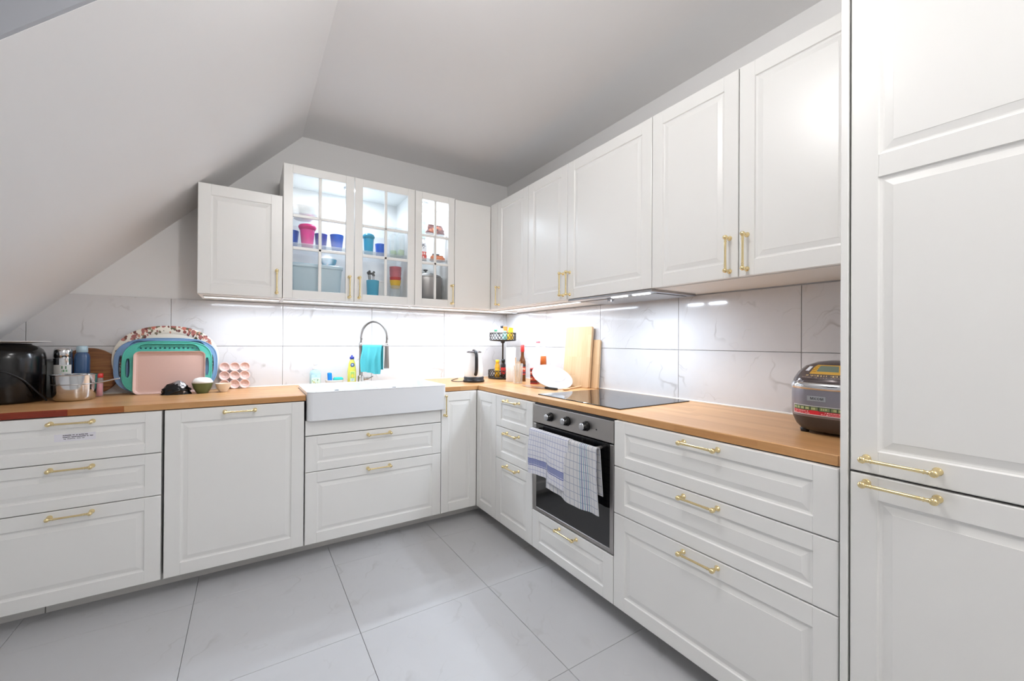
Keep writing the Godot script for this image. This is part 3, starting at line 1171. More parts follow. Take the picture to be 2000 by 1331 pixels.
func make_prints() -> void:
	var g := mat(Color("f6f8ff"), 0.5)
	g.emission_enabled = true
	g.emission = Color(0.95, 0.98, 1.0)
	g.emission_energy_multiplier = 2.0
	M.glow = g
	var img := Image.create(256, 64, false, Image.FORMAT_RGB8)
	img.fill(Color("eceaf0"))
	marks(img, 52, 206, 9, 8, Color("26242c"), 3, 1)
	marks(img, 52, 238, 24, 8, Color("3a3842"), 4, 1)
	marks(img, 52, 186, 39, 7, Color("4c4a54"), 5, 2)
	M.sticker = textured(img, 0.6)
	# checked towels
	img = Image.create(512, 512, false, Image.FORMAT_RGB8)
	img.fill(Color("e4e4ea"))
	for k in 17:
		img.fill_rect(Rect2i(k * 32 + 4, 0, 3, 512), Color("a9aecb"))
		img.fill_rect(Rect2i(0, k * 30 + 6, 512, 3), Color("a9aecb"))
	for k in 5:
		img.fill_rect(Rect2i(0, 424 + k * 6, 512, 3), Color("4a5aa0"))
	for k in 64:
		img.fill_rect(Rect2i(k * 8, 424, 4, 28), Color("8790c0"))
	img.fill_rect(Rect2i(0, 418, 512, 4), Color("3c4c96"))
	img.fill_rect(Rect2i(0, 456, 512, 4), Color("3c4c96"))
	M.towel1 = textured(img, 0.95, 0.2)
	img = Image.create(512, 512, false, Image.FORMAT_RGB8)
	img.fill(Color("d8d7d8"))
	for k in 15:
		img.fill_rect(Rect2i(k * 36 + 4, 0, 3, 512), Color("8b93a8"))
		img.fill_rect(Rect2i(0, k * 34 + 6, 512, 3), Color("a4a9b8"))
	for k in 5:
		img.fill_rect(Rect2i(350 + k * 16, 0, 5, 512), Color("6f9db8") if k % 2 == 0 else Color("6a7aa8"))
	M.towel2 = textured(img, 0.95, 0.2)
	# floral tray print
	img = Image.create(320, 256, false, Image.FORMAT_RGB8)
	img.fill(Color("e6ddcd"))
	var rng := RandomNumberGenerator.new()
	rng.seed = 31
	var cols := [Color("6e3a34"), Color("8a4a44"), Color("b9766c"), Color("c98a72"), Color("5c5a44"), Color("7c7058")]
	for c in 26:
		var t := TAU * c / 26.0
		var cx := 160 + cos(t) * 128.0
		var cy := 128 + sin(t) * 100.0
		for k in 16:
			blob(img, cx + rng.randf_range(-18, 18), cy + rng.randf_range(-20, 20), rng.randf_range(1.5, 5.0), cols[rng.randi() % 6], k + c * 20)
		blob(img, cx, cy, 6.0, Color("c4705e") if c % 3 == 0 else Color("a3625c"), c)
	M.floral = textured(img, 0.3)
	M.teal = mat(Color("56bcaa"), 0.35)
	M.blue_tray = mat(Color("7d9cc4"), 0.35)
	M.pink_tray = mat(Color("d9b5a9"), 0.45)
	M.silicone = mat(Color("f3d2c9"), 0.5)
	M.silicone.backlight_enabled = true
	M.silicone.backlight = Color(0.5, 0.35, 0.3)
	M.green_bowl = mat(Color("5d6a42"), 0.35)
	M.cream = mat(Color("ead9c4"), 0.35)
	M.blue_cup = mat(Color("005cce"), 0.22)
	M.navy_cup = mat(Color("062ca8"), 0.22)
	M.pink_cup = mat(Color("ee3c98"), 0.22)
	M.pink_lid = mat(Color("e4207e"), 0.3)
	M.cyan_cup = mat(Color("0c9cc4"), 0.22)
	M.cyan_lid = mat(Color("1383a0"), 0.3)
	M.pale_box = glass(Color("b9d3de"), 0.8, 0.2)
	M.lime = glass(Color("b4d67c"), 0.5, 0.15)
	M.red = mat(Color("c8302a"), 0.4)
	M.rose = mat(Color("c96a74"), 0.4)
	M.yellow = mat(Color("e8b820"), 0.4)
	M.turq = mat(Color("1f9fc0"), 0.25)
	M.snack = mat(Color("5a2c22"), 0.35)
	M.orange = mat(Color("c9682c"), 0.4)
	M.paper = mat(Color("efece8"), 0.9)
	M.mint = mat(Color("86b7a8"), 0.4)
	M.cloth = mat(Color("58b4ba"), 0.95, 0.0, 0.2)
	M.soap = glass(Color("b8dce4"), 0.7, 0.1)
	M.dish_soap = glass(Color("e6e05a"), 0.8, 0.12)
	M.navy = mat(Color("1c2a8c"), 0.4)
	M.sponge_blue = mat(Color("1f86d8"), 0.95)
	M.sponge_teal = mat(Color("38bfb0"), 0.95)
	M.sauce = glass(Color("6a3a10"), 0.9, 0.08)
	M.soy = glass(Color("1c0f10"), 0.95, 0.08)
	M.honey = glass(Color("d79a1c"), 0.85, 0.1)
	M.green = mat(Color("2f8a58"), 0.4)
	M.spoon = mat(Color("d8b48c"), 0.6)
	M.iron = mat(Color("3a3632"), 0.45, 0.6)
	M.foil = mat(Color("b8b8bc"), 0.25, 0.9)
	M.blue_glass = glass(Color("3f5f88"), 0.75, 0.08)
	M.cooker_lid = mat(Color("5a5050"), 0.14, 0.35)
	M.cooker_body = mat(Color("8f8c94"), 0.32, 0.75)
	M.cooker_base = mat(Color("453c38"), 0.4)
	img = Image.create(128, 128, false, Image.FORMAT_RGB8)
	img.fill(Color("d7e8d4"))
	img.fill_rect(Rect2i(0, 0, 128, 44), Color("b9dcec"))
	marks(img, 40, 92, 16, 7, Color("4a86a8"), 11)
	for k in 14:
		blob(img, rng.randf_range(10, 118), rng.randf_range(66, 124), rng.randf_range(4, 9), [Color("9fbf86"), Color("c9d29c"), Color("7ba183"), Color("d8c48c")][k % 4], k + 70)
	marks(img, 26, 100, 58, 6, Color("6f9c7c"), 12)
	M.soap_label = textured(img, 0.5)
	img = Image.create(96, 160, false, Image.FORMAT_RGB8)
	img.fill(Color("d8e08a"))
	img.fill_rect(Rect2i(8, 8, 80, 144), Color("9fc060"))
	blob(img, 48, 70, 26, Color("e9c840"), 5)
	img.fill_rect(Rect2i(8, 110, 80, 42), Color("cfe6e2"))
	marks(img, 16, 80, 118, 8, Color("2a5a86"), 21)
	marks(img, 24, 70, 136, 6, Color("2a5a86"), 22)
	M.soap_label2 = textured(img, 0.5)
	img = Image.create(96, 64, false, Image.FORMAT_RGB8)
	img.fill(Color("d8d6d0"))
	marks(img, 44, 70, 8, 20, Color("3f6b46"), 33, 3)
	marks(img, 46, 74, 34, 16, Color("5a8a58"), 34, 3)
	M.flask_label = textured(img, 0.5)
	# rice cooker sticker and panel
	img = Image.create(256, 64, false, Image.FORMAT_RGB8)
	img.fill(Color("e9e6e6"))
	img.fill_rect(Rect2i(4, 4, 248, 30), Color("3a4a34"))
	for k in 9:
		img.fill_rect(Rect2i(9 + k * 27, 8, 22, 22), Color("7d8a5c"))
		marks(img, 12 + k * 27, 28 + k * 27, 12, 14, Color("c2c48c"), 60 + k, 2)
	img.fill_rect(Rect2i(4, 34, 248, 26), Color("c42430"))
	marks(img, 10, 246, 38, 6, Color("efc7c7"), 71, 2)
	marks(img, 10, 230, 50, 5, Color("efc7c7"), 72, 2)
	img.fill_rect(Rect2i(112, 32, 30, 28), Color("dc2230"))
	M.cooker_sticker = textured(img, 0.45)
	img = Image.create(256, 128, false, Image.FORMAT_RGB8)
	img.fill(Color("564a48"))
	img.fill_rect(Rect2i(30, 40, 30, 34), Color("dcdce0"))
	img.fill_rect(Rect2i(76, 10, 120, 84), Color("c99a3c"))
	img.fill_rect(Rect2i(104, 24, 74, 52), Color("6d7a6c"))
	img.fill_rect(Rect2i(196, 14, 50, 70), Color("c99a3c"))
	for k in 5:
		marks(img, 80, 102, 26 + k * 12, 4, Color("6a4c20"), 81 + k)
		marks(img, 202, 240, 24 + k * 12, 4, Color("6a4c20"), 91 + k)
	marks(img, 60, 240, 100, 8, Color("d8b878"), 99, 4)
	marks(img, 30, 220, 114, 5, Color("9a8478"), 98, 3)
	M.cooker_panel = textured(img, 0.2)
	img = Image.create(64, 64, false, Image.FORMAT_RGB8)
	img.fill(Color("5c2e2a"))
	for k in 16:
		blob(img, rng.randf_range(4, 60), rng.randf_range(4, 60), rng.randf_range(3, 7), [Color("8c4a34"), Color("2c1614"), Color("d8a040"), Color("a85a3c")][k % 4], k + 130)
	M.snack_print = textured(img, 0.35)
	img = Image.create(64, 96, false, Image.FORMAT_RGB8)
	img.fill(Color("dcd8d8"))
	blob(img, 30, 30, 12, Color("6a6468"), 3)
	img.fill_rect(Rect2i(6, 58, 52, 34), Color("cf4a3c"))
	marks(img, 10, 54, 62, 10, Color("f0e0dc"), 7, 3)
	marks(img, 10, 54, 78, 8, Color("f0e0dc"), 8, 3)
	M.bag_print = textured(img, 0.4)
	img = Image.create(64, 64, false, Image.FORMAT_RGB8)
	img.fill(Color("b8402c"))
	img.fill_rect(Rect2i(0, 0, 64, 14), Color("2c1c20"))
	marks(img, 6, 58, 22, 10, Color("f0d8b0"), 43, 3)
	img.fill_rect(Rect2i(0, 44, 64, 12), Color("6a2a3c"))
	M.spice_print = textured(img, 0.4)

# ---------------------------------------------------------------- vessels
func cup_runs(r0: float, r1: float, h: float, t := 0.002) -> Array:
	return [[V(0, 0), V(r0 - 0.002, 0)], [V(r0 - 0.002, 0), V(r0, 0.002), V(r1, h - 0.001)], [V(r1, h - 0.001), V(r1 - t * 0.5, h), V(r1 - t, h - 0.001)], [V(r1 - t, h - 0.001), V(r0 - t, t + 0.002)], [V(r0 - t, t + 0.002), V(0, t + 0.002)]]

func tumbler(called: String, label: String, at: Vector3, r0: float, r1: float, h: float, m: Material, group := "") -> Node3D:
	var t := thing(called, label, "cup", at, 0.0, group)
	put("body", lathed(cup_runs(r0, r1, h)), m, t)
	var st := begin()
	var ring := []
	for k in 28:
		ring.append(Vector3(cos(TAU * k / 28) * (r1 - 0.001), h, sin(TAU * k / 28) * (r1 - 0.001)))
	tube(st, ring, 0.0018, 6, true)
	put("rim", st, m, t)
	return t

func bottle(called: String, label: String, cat: String, at: Vector3, prof: Array, m: Material, cap: Array, cm: Material) -> Node3D:
	var t := thing(called, label, cat, at)
	put("body", lathed(prof, 24), m, t)
	if not cap.is_empty():
		put("cap", lathed(cap, 20), cm, t)
	return t

func build_cupboard_contents() -> void:
	var s1 := 1.8065
	var s2 := 1.9915
	var fl := UB + 0.0185
	tumbler("tumbler", "blue plastic tumbler half hidden by the door frame beside the pink cup", Vector3(-1.715, s1, 0.14), 0.030, 0.041, 0.108, M.blue_cup, "blue tumblers in the glazed cabinet")
	var p := thing("lidded_cup", "tall pink plastic cup with a flared pink lid in glazed cabinet", "cup", Vector3(-1.632, s1, 0.20))
	put("body", lathed(cup_runs(0.033, 0.043, 0.118)), M.pink_cup, p)
	put("lid", lathed([[V(0.042, 0.112), V(0.046, 0.114), V(0.053, 0.130), V(0.052, 0.136), V(0.046, 0.144), V(0.02, 0.152), V(0, 0.153)]]), M.pink_lid, p)
	tumbler("tumbler", "dark blue plastic tumbler standing between the pink cup and a blue one", Vector3(-1.545, s1, 0.15), 0.030, 0.039, 0.108, M.navy_cup, "blue tumblers in the glazed cabinet")
	tumbler("tumbler", "bright blue plastic tumbler fully visible behind its own glass pane", Vector3(-1.455, s1, 0.20), 0.031, 0.042, 0.104, M.blue_cup, "blue tumblers in the glazed cabinet")
	var k := thing("lidded_cup", "turquoise plastic cup with a dark turquoise lid in glazed cabinet", "cup", Vector3(-1.25, s1, 0.20))
	put("body", lathed(cup_runs(0.028, 0.034, 0.115)), M.cyan_cup, k)
	put("lid", lathed([[V(0.033, 0.108), V(0.040, 0.118), V(0.041, 0.126), V(0.034, 0.140), V(0.015, 0.148), V(0, 0.149)]]), M.cyan_lid, k)
	tumbler("tumbler", "small blue tumbler beside the turquoise lidded cup", Vector3(-1.150, s1, 0.13), 0.030, 0.037, 0.098, M.blue_cup, "blue tumblers in the glazed cabinet")
	var gl := [[-1.085, 0.22], [-1.035, 0.16], [-1.045, 0.27]]
	var gn := ["clear drinking glass with a lime green foot beside the blue tumbler", "clear drinking glass with a lime green foot at the cabinet back", "clear drinking glass with a lime green foot close to the glazed door"]
	for i in 3:
		var g := thing("drinking_glass", gn[i], "glass", Vector3(gl[i][0], s1, gl[i][1]), 0.0, "clear glasses with lime feet")
		put("bowl", lathed(cup_runs(0.024, 0.029, 0.16, 0.0015)), M.clear, g)
		put("foot", lathed([[V(0, 0.003), V(0.0215, 0.003), V(0.0232, 0.045), V(0, 0.045)]]), M.lime, g)
	put("body", lathed([[V(0, 0), V(0.05, 0)], [V(0.05, 0), V(0.085, 0.03), V(0.1, 0.07)], [V(0.1, 0.07), V(0.095, 0.07)], [V(0.095, 0.07), V(0.08, 0.032), V(0, 0.006)]]), M.porcelain, thing("serving_bowl", "white porcelain bowl on the upper glass shelf", "bowl", Vector3(-1.655, s2, 0.17)))
	# lower level
	var b := thing("storage_box", "large pale blue plastic storage box filling the lower shelf", "box", Vector3(-1.585, fl, 0.17))
	var st := begin()
	loft(st, [[rrect(0.28, 0.22, 0.02), 0.0], [rrect(0.30, 0.24, 0.025), 0.19]], true)
	put("body", st, M.pale_box, b)
	st = begin()
	loft(st, [[rrect(0.312, 0.252, 0.03), 0.19], [rrect(0.316, 0.256, 0.03), 0.196], [rrect(0.316, 0.256, 0.03), 0.208], [rrect(0.29, 0.23, 0.03), 0.216]], true)
	put("lid", st, M.pale_box, b)
	put("body", lathed([[V(0, 0), V(0.025, 0)], [V(0.025, 0), V(0.045, 0.03), V(0.05, 0.055)], [V(0.05, 0.055), V(0.047, 0.055)], [V(0.047, 0.055), V(0.035, 0.02), V(0, 0.005)]]), M.cyan_cup, thing("small_bowl", "small turquoise bowl on the pale blue storage box lid", "bowl", Vector3(-1.50, fl + 0.2165, 0.17)))
	var c := thing("canister", "turquoise canister holding dark dried flowers", "canister", Vector3(-1.225, fl, 0.22))
	put("body", lathed(cup_runs(0.036, 0.042, 0.15)), M.turq, c)
	st = begin()
	var rng := RandomNumberGenerator.new()
	rng.seed = 77
	for i in 9:
		var a := rng.randf() * TAU
		var top := Vector3(-0.012 + cos(a) * 0.02, 0.185 + rng.randf() * 0.028, sin(a) * 0.02)
		tube(st, [Vector3(cos(a) * 0.012, 0.03, sin(a) * 0.012), top], 0.0015, 5)
		lathe(st, [[V(0, -0.009), V(0.008, -0.003), V(0.009, 0.004), V(0.004, 0.010), V(0, 0.011)]], 7, top)
	put("dried_flowers", st, M.soy, c)
	st = begin()
	bx(st, Vector3(-0.03, 0, -0.04), Vector3(0.03, 0.15, 0.04), 0.002)
	var wb := thing("carton", "plain white carton beside the turquoise canister", "box", Vector3(-1.142, fl, 0.13))
	put("body", st, M.white, wb)
	st = begin()
	bx(st, Vector3(-0.033, 0.15, -0.042), Vector3(0.033, 0.16, 0.042), 0.002)
	put("lid", st, M.white, wb)
	# stack of beakers
	var cols := [M.clear, M.yellow, M.red, M.rose, M.rose, M.rose]
	var names := ["clear plastic beaker at the foot of the coloured stack", "yellow plastic beaker above the clear one in the stack", "red plastic beaker in the middle of the coloured stack", "lowest rose plastic beaker of the coloured stack", "second rose plastic beaker of the coloured stack", "topmost rose plastic beaker of the coloured stack"]
	var y := fl
	var hs := [0.125, 0.055, 0.055, 0.055, 0.055, 0.055]
	for i in 6:
		tumbler("beaker", names[i], Vector3(-1.065, y, 0.21), 0.028 + 0.002 * mini(i, 3), 0.0385 + 0.0006 * i, hs[i], cols[i], "stack of coloured beakers")
		y += [0.108, 0.022, 0.034, 0.02, 0.02, 0.0][i]
	var wg := thing("wine_glass", "clear stemmed wine glass beside the coloured beakers", "glass", Vector3(-1.022, fl, 0.12))
	put("bowl", lathed([[V(0.004, 0.055), V(0.015, 0.062), V(0.021, 0.08), V(0.019, 0.12)], [V(0.019, 0.12), V(0.018, 0.12)], [V(0.018, 0.12), V(0.0195, 0.08), V(0.0, 0.06)]]), M.clear, wg)
	put("stem", lathed([[V(0, 0), V(0.02, 0), V(0.02, 0.0015), V(0.004, 0.006), V(0.003, 0.03), V(0.004, 0.055), V(0, 0.056)]]), M.clear, wg)
	# narrow cabinet
	bottle("drink_bottle", "mint green drink bottle on the top shelf of the narrow cabinet", "bottle", Vector3(-0.842, s2, 0.14), [[V(0, 0), V(0.026, 0), V(0.027, 0.004), V(0.027, 0.09), V(0.024, 0.105), V(0.027, 0.115), V(0.027, 0.16)], [V(0.027, 0.16), V(0, 0.16)]], M.mint, [[V(0.02, 0.16), V(0.022, 0.162), V(0.022, 0.185), V(0.018, 0.19), V(0, 0.19)]], M.mint)
	pouch("snack_bag", "brown patterned snack bag slumped on the top shelf of the narrow cabinet", Vector3(-0.785, s2, 0.255), 0.15, 0.075, 0.06, M.snack_print, 5)
	pouch("flour_bag", "white paper bag with red print on the middle shelf of the narrow cabinet", Vector3(-0.885, s1, 0.22), 0.095, 0.16, 0.06, M.bag_print, 6)
	pouch("snack_bag", "orange snack packet lying on the middle shelf of the narrow cabinet", Vector3(-0.768, s1, 0.265), 0.12, 0.035, 0.06, M.orange, 7)
	pouch("snack_bag", "black snack packet behind the orange packet in the narrow cabinet", Vector3(-0.745, s1, 0.175), 0.075, 0.065, 0.05, M.black_soft, 8)
	var pot := thing("stock_pot", "brushed steel stock pot with lid at the bottom of the narrow cabinet", "pot", Vector3(-0.832, fl, 0.19))
	put("body", lathed([[V(0, 0), V(0.115, 0), V(0.12, 0.005), V(0.12, 0.20)], [V(0.12, 0.20), V(0.124, 0.202), V(0.124, 0.208), V(0.117, 0.21)]], 40), M.brushed, pot)
	put("lid", lathed([[V(0.117, 0.21), V(0.115, 0.218), V(0.06, 0.24), V(0, 0.245)]], 40), M.brushed, pot)
	put("knob", lathed([[V(0.006, 0.244), V(0.006, 0.255), V(0.016, 0.262), V(0.016, 0.268), V(0, 0.27)]], 16), M.dark, pot)

# soft packet: a bulged bag with pinched top
func pouch(called: String, label: String, at: Vector3, w: float, h: float, d: float, m: Material, sd: int) -> Node3D:
	var n := noise(18.0, sd, 3)
	var st := begin()
	uvs = 1.0 / maxf(w, h)
	uvo = V(0.5, 1.0)
	var loops := []
	for i in 10:
		var t := i / 9.0
		var k := 1.0 - 0.25 * t * t - 0.06 * (1.0 - t)
		var dd := d * (1.0 - pow(t, 2.2)) + 0.004
		var ring := []
		for p in oval(w / 2 * k, dd / 2, 26, 2.6):
			ring.append(p * (1.0 + n.get_noise_3d(p.x * 1.3, p.y * 1.3, t * 0.2) * 0.22))
		loops.append([ring, h * t])
	loft(st, loops, true)
	var t := thing(called, label, "packet", at)
	put("wrapper", st, m, t)
	st = begin()
	bx(st, Vector3(-w * 0.36, h - 0.004, -0.0015), Vector3(w * 0.36, h + 0.008, 0.0015), 0.0005)
	put("seal", st, m, t)
	return t

# ---------------------------------------------------------------- worktop end with cooker and trays
func tray_csg(parent: Node3D, a: float, b: float, p: float, m: Material, slot_x: float, slot_h: float, holes: int) -> CSGCombiner3D:
	var body := CSGCombiner3D.new()
	body.name = "tray_body"
	parent.add_child(body, true)
	body.add_child(extruded(oval(a, b, 56, p), 0.02, m))
	var rec := extruded(rrect(a * 2 - 0.115, b * 2 - 0.03, 0.045, 6), 0.018, m, true)
	rec.position.z = 0.003
	body.add_child(rec)
	for s in [-1.0, 1.0]:
		var sl := extruded(oval(0.0095, slot_h / 2, 20, 2.6), 0.06, m, true)
		sl.position = Vector3(s * slot_x, 0, 0.02)
		sl.rotation.z = 0.0
		body.add_child(sl)
	for k in holes:
		var h := extruded(oval(0.0055, 0.004, 10), 0.06, m, true)
		h.position = Vector3(lerpf(-0.125, 0.125, float(k) / (holes - 1)), b - 0.038, 0.02)
		body.add_child(h)
	return body

func rim_tube(parent: Node3D, outline: Array, r: float, z: float, m: Material) -> void:
	var st := begin()
	var pts := []
	for p in outline:
		pts.append(Vector3(p.x, p.y, z))
	tube(st, pts, r, 8, true)
	put("rim", st, m, parent)

func leaning(called: String, label: String, cat: String, x: float, z: float, tilt: float) -> Node3D:
	var t := thing(called, label, cat, Vector3(x, WT, z))
	t.rotation.x = -tilt
	return t

func build_trays_corner() -> void:
	var st: SurfaceTool
	# black multicooker
	var c := thing("multicooker", "large glossy black multicooker under the sloped ceiling", "cooker", Vector3(-2.917, WT, 0.185))
	put("body", lathed([[V(0, 0), V(0.12, 0), V(0.127, 0.004), V(0.13, 0.012), V(0.13, 0.21), V(0.127, 0.232), V(0.118, 0.252), V(0.102, 0.267), V(0.082, 0.275)]], 48), M.black, c)
	put("lid", lathed([[V(0.082, 0.275), V(0.08, 0.279), V(0.04, 0.282), V(0, 0.283)]], 48), M.black_soft, c)
	st = begin()
	tube(st, curve([Vector3(-0.03, 0.16, 0.133), Vector3(0.03, 0.155, 0.133), Vector3(0.085, 0.115, 0.106), Vector3(0.125, 0.05, 0.075), Vector3(0.15, 0.005, 0.05)], 8), 0.0035, 8)
	put("power_cord", st, M.black_soft, c)
	var pl := thing("plate", "thin white plate lying on top of the black multicooker", "plate", Vector3(-2.872, WT + 0.2835, 0.215))
	put("body", lathed([[V(0, 0), V(0.05, 0), V(0.11, 0.007)], [V(0.11, 0.007), V(0.111, 0.009), V(0.108, 0.009)], [V(0.108, 0.009), V(0.05, 0.003), V(0, 0.003)]], 48), M.porcelain, pl)
	# clear box behind
	var fb := thing("food_box", "clear plastic food box standing behind the steel flask", "box", Vector3(-2.812, WT, 0.05))
	st = begin()
	loft(st, [[rrect(0.046, 0.06, 0.008), 0.0], [rrect(0.05, 0.066, 0.008), 0.19], [rrect(0.047, 0.063, 0.008), 0.19], [rrect(0.043, 0.056, 0.008), 0.003]], true)
	put("body", st, M.clear, fb)
	st = begin()
	loft(st, [[rrect(0.053, 0.069, 0.009), 0.19], [rrect(0.053, 0.069, 0.009), 0.2]], true)
	put("lid", st, M.steel, fb)
	var fl := thing("flask", "polished steel vacuum flask with a pale paper label", "flask", Vector3(-2.748, WT, 0.105))
	put("body", lathed([[V(0, 0), V(0.033, 0), V(0.035, 0.003), V(0.035, 0.205)], [V(0.035, 0.205), V(0.0335, 0.206), V(0.0335, 0.209)]], 36), M.chrome, fl)
	put("cap", lathed([[V(0.0335, 0.209), V(0.0345, 0.210), V(0.034, 0.245), V(0.029, 0.256), V(0.015, 0.259), V(0, 0.2595)]], 36), M.chrome, fl)
	put("label", arc_patch(0.0354, 0.125, 0.172, PI * 0.1, PI * 0.78), M.flask_label, fl, Vector3.ZERO, "pale label with green print")
	var bb := bottle("water_bottle", "blue glass water bottle with a frosted cap behind the flask", "bottle", Vector3(-2.687, WT, 0.068), [[V(0, 0), V(0.029, 0), V(0.031, 0.004), V(0.031, 0.205), V(0.028, 0.222), V(0.020, 0.234)]], M.blue_glass, [[V(0.0215, 0.234), V(0.0225, 0.236), V(0.022, 0.262), V(0.018, 0.268), V(0, 0.269)]], M.pale_box)
	bb.set_meta("category", "bottle")
	var rb := leaning("round_board", "round dark wooden board leaning on the tiles behind the pan", "board", -2.672, 0.026, 0.05)
	st = begin()
	uvs = 1.0 / 0.4
	loft(st, [[oval(0.125, 0.125), -0.009], [oval(0.128, 0.128), -0.006], [oval(0.128, 0.128), 0.006], [oval(0.125, 0.125), 0.009]], false, [1, 2])
	put("body", st, M.board_dark, rb, Vector3(0, 0.128, 0))
	# steamer pan
	var pn := thing("saucepan", "shallow steel saucepan with a long wire handle, in front of the flask", "pan", Vector3(-2.672, WT, 0.236))
	put("body", lathed([[V(0, 0), V(0.06, 0), V(0.071, 0.006), V(0.077, 0.02), V(0.079, 0.06), V(0.082, 0.125)], [V(0.082, 0.125), V(0.0855, 0.127), V(0.0855, 0.129), V(0.081, 0.129)], [V(0.0795, 0.128), V(0.0765, 0.06), V(0.073, 0.02), V(0, 0.008)]], 44), M.chrome, pn)
	st = begin()
	var ring := []
	for k in 44:
		ring.append(Vector3(cos(TAU * k / 44) * 0.0815, 0.082, sin(TAU * k / 44) * 0.0815))
	tube(st, ring, 0.0022, 6, true)
	put("band", st, M.steel, pn)
	st = begin()
	tube(st, curve([Vector3(0.078, 0.082, 0.02), Vector3(0.11, 0.088, 0.02), Vector3(0.15, 0.098, 0.015), Vector3(0.165, 0.102, 0.01), Vector3(0.15, 0.1, 0.003), Vector3(0.11, 0.09, 0.006), Vector3(0.0785, 0.083, 0.012)], 6), 0.0026, 8)
	put("handle", st, M.chrome, pn)
	var jr := bottle("spice_jar", "small spice jar with a red cap beside the saucepan", "jar", Vector3(-2.612, WT, 0.115), [[V(0, 0), V(0.016, 0), V(0.0175, 0.003), V(0.0175, 0.095), V(0.015, 0.1)]], M.clear, [[V(0.0165, 0.1), V(0.0175, 0.101), V(0.0175, 0.12), V(0.015, 0.123), V(0, 0.123)]], M.red)
	put("contents", lathed([[V(0, 0.003), V(0.0155, 0.003), V(0.0155, 0.07), V(0, 0.07)]]), M.rose, jr)
	# nested trays leaning on the tiles
	var tilt := 0.075
	var fo := leaning("floral_tray", "large oval tray with a red and brown floral border, rearmost of the trays", "tray", -2.337, 0.052, tilt)
	st = begin()
	uvs = 1.0 / 0.5
	uvo = V(0.5, 0.5)
	loft(st, [[oval(0.225, 0.177, 64, 2.2), -0.004], [oval(0.238, 0.19, 64, 2.2), 0.010], [oval(0.2405, 0.1925, 64, 2.2), 0.012], [oval(0.238, 0.19, 64, 2.2), 0.013], [oval(0.20, 0.155, 64, 2.2), 0.004], [oval(0.19, 0.145, 64, 2.2), 0.0]], false, [2, 4])
	put("body", st, M.floral, fo, Vector3(0, 0.1925, 0))
	var bt := leaning("serving_tray", "blue plastic tray with slot handles in front of the floral tray", "tray", -2.333, 0.09, tilt)
	var cb := tray_csg(bt, 0.2295, 0.1565, 3.2, M.blue_tray, 0.202, 0.12, 0)
	cb.position = Vector3(0, 0.1565, 0)
	rim_tube(bt, oval(0.2285, 0.1555, 72, 3.2), 0.003, 0.0, M.blue_tray)
	(bt.get_node("rim") as Node3D).position = Vector3(0, 0.1565, 0)
	var tt := leaning("serving_tray", "teal plastic tray with slot handles and a row of drain holes", "tray", -2.327, 0.1135, tilt)
	var ct := tray_csg(tt, 0.199, 0.1475, 3.6, M.teal, 0.175, 0.105, 13)
	ct.position = Vector3(0, 0.1475, 0)
	rim_tube(tt, oval(0.198, 0.1465, 72, 3.6), 0.003, 0.0, M.teal)
	(tt.get_node("rim") as Node3D).position = Vector3(0, 0.1475, 0)
	var pt := leaning("serving_tray", "pale pink rectangular tray, foremost of the leaning trays", "tray", -2.317, 0.119, tilt)
	st = begin()
	loft(st, [[rrect(0.30, 0.222, 0.02), 0.0], [rrect(0.316, 0.236, 0.026), 0.014], [rrect(0.318, 0.238, 0.027), 0.016], [rrect(0.312, 0.232, 0.025), 0.016], [rrect(0.295, 0.216, 0.02), 0.005], [rrect(0.28, 0.2, 0.018), 0.004]], false, [2, 4])
	put("body", st, M.pink_tray, pt, Vector3(0, 0.119, 0))
	# crumpled black foil packet
	var fp := thing("foil_packet", "crumpled black and silver foil packet in front of the pink tray", "packet", Vector3(-2.282, WT, 0.2))
	var n := noise(26.0, 3, 3)
	for part in 2:
		st = begin()
		var loops := []
		for i in 9:
			var t := i / 8.0
			var k := sqrt(maxf(0.02, 1.0 - pow(absf(t * 1.25 - 0.25), 2.0)))
			if part == 1:
				k *= 0.8
			var r2 := []
			for p in oval((0.062 if part == 0 else 0.05) * k, 0.036 * k, 22, 2.0):
				r2.append(p * (1.0 + n.get_noise_3d(p.x * 2.0, p.y * 2.0, t * 0.12 + part) * 0.45))
			loops.append([r2, (0.008 if part == 1 else 0.0) + (0.066 if part == 0 else 0.068) * t])
		loft(st, loops, true)
		var o := put("foil" if part == 1 else "wrapper", st, M.foil if part == 1 else M.black, fp)
		if part == 1:
			o.position.x = 0.012
	var gb := thing("snack_bowl", "olive green bowl with a pale cover beside the foil packet", "bowl", Vector3(-2.165, WT, 0.2))
	put("body", lathed([[V(0, 0), V(0.026, 0), V(0.028, 0.003), V(0.042, 0.03), V(0.0485, 0.052), V(0.05, 0.058)], [V(0.05, 0.058), V(0.048, 0.058)], [V(0.048, 0.058), V(0.04, 0.03), V(0, 0.006)]], 36), M.green_bowl, gb)
	put("cover", lathed([[V(0.0475, 0.058), V(0.0495, 0.0595), V(0.047, 0.07), V(0.036, 0.084), V(0.02, 0.089), V(0, 0.09)]], 36), M.porcelain, gb)
	var cr := thing("snack_bowl", "small cream bowl beside the olive green bowl", "bowl", Vector3(-2.068, WT, 0.19))
	put("body", lathed([[V(0, 0), V(0.018, 0), V(0.020, 0.003), V(0.033, 0.028), V(0.039, 0.05)], [V(0.039, 0.05), V(0.0365, 0.05)], [V(0.0365, 0.05), V(0.03, 0.028), V(0, 0.006)]], 36), M.cream, cr)
	# nine-cup silicone mould leaning on the tiles
	var mo := leaning("silicone_mould", "pale pink silicone mould with nine round cups leaning on the tiles", "mould", -2.017, 0.036, 0.07)
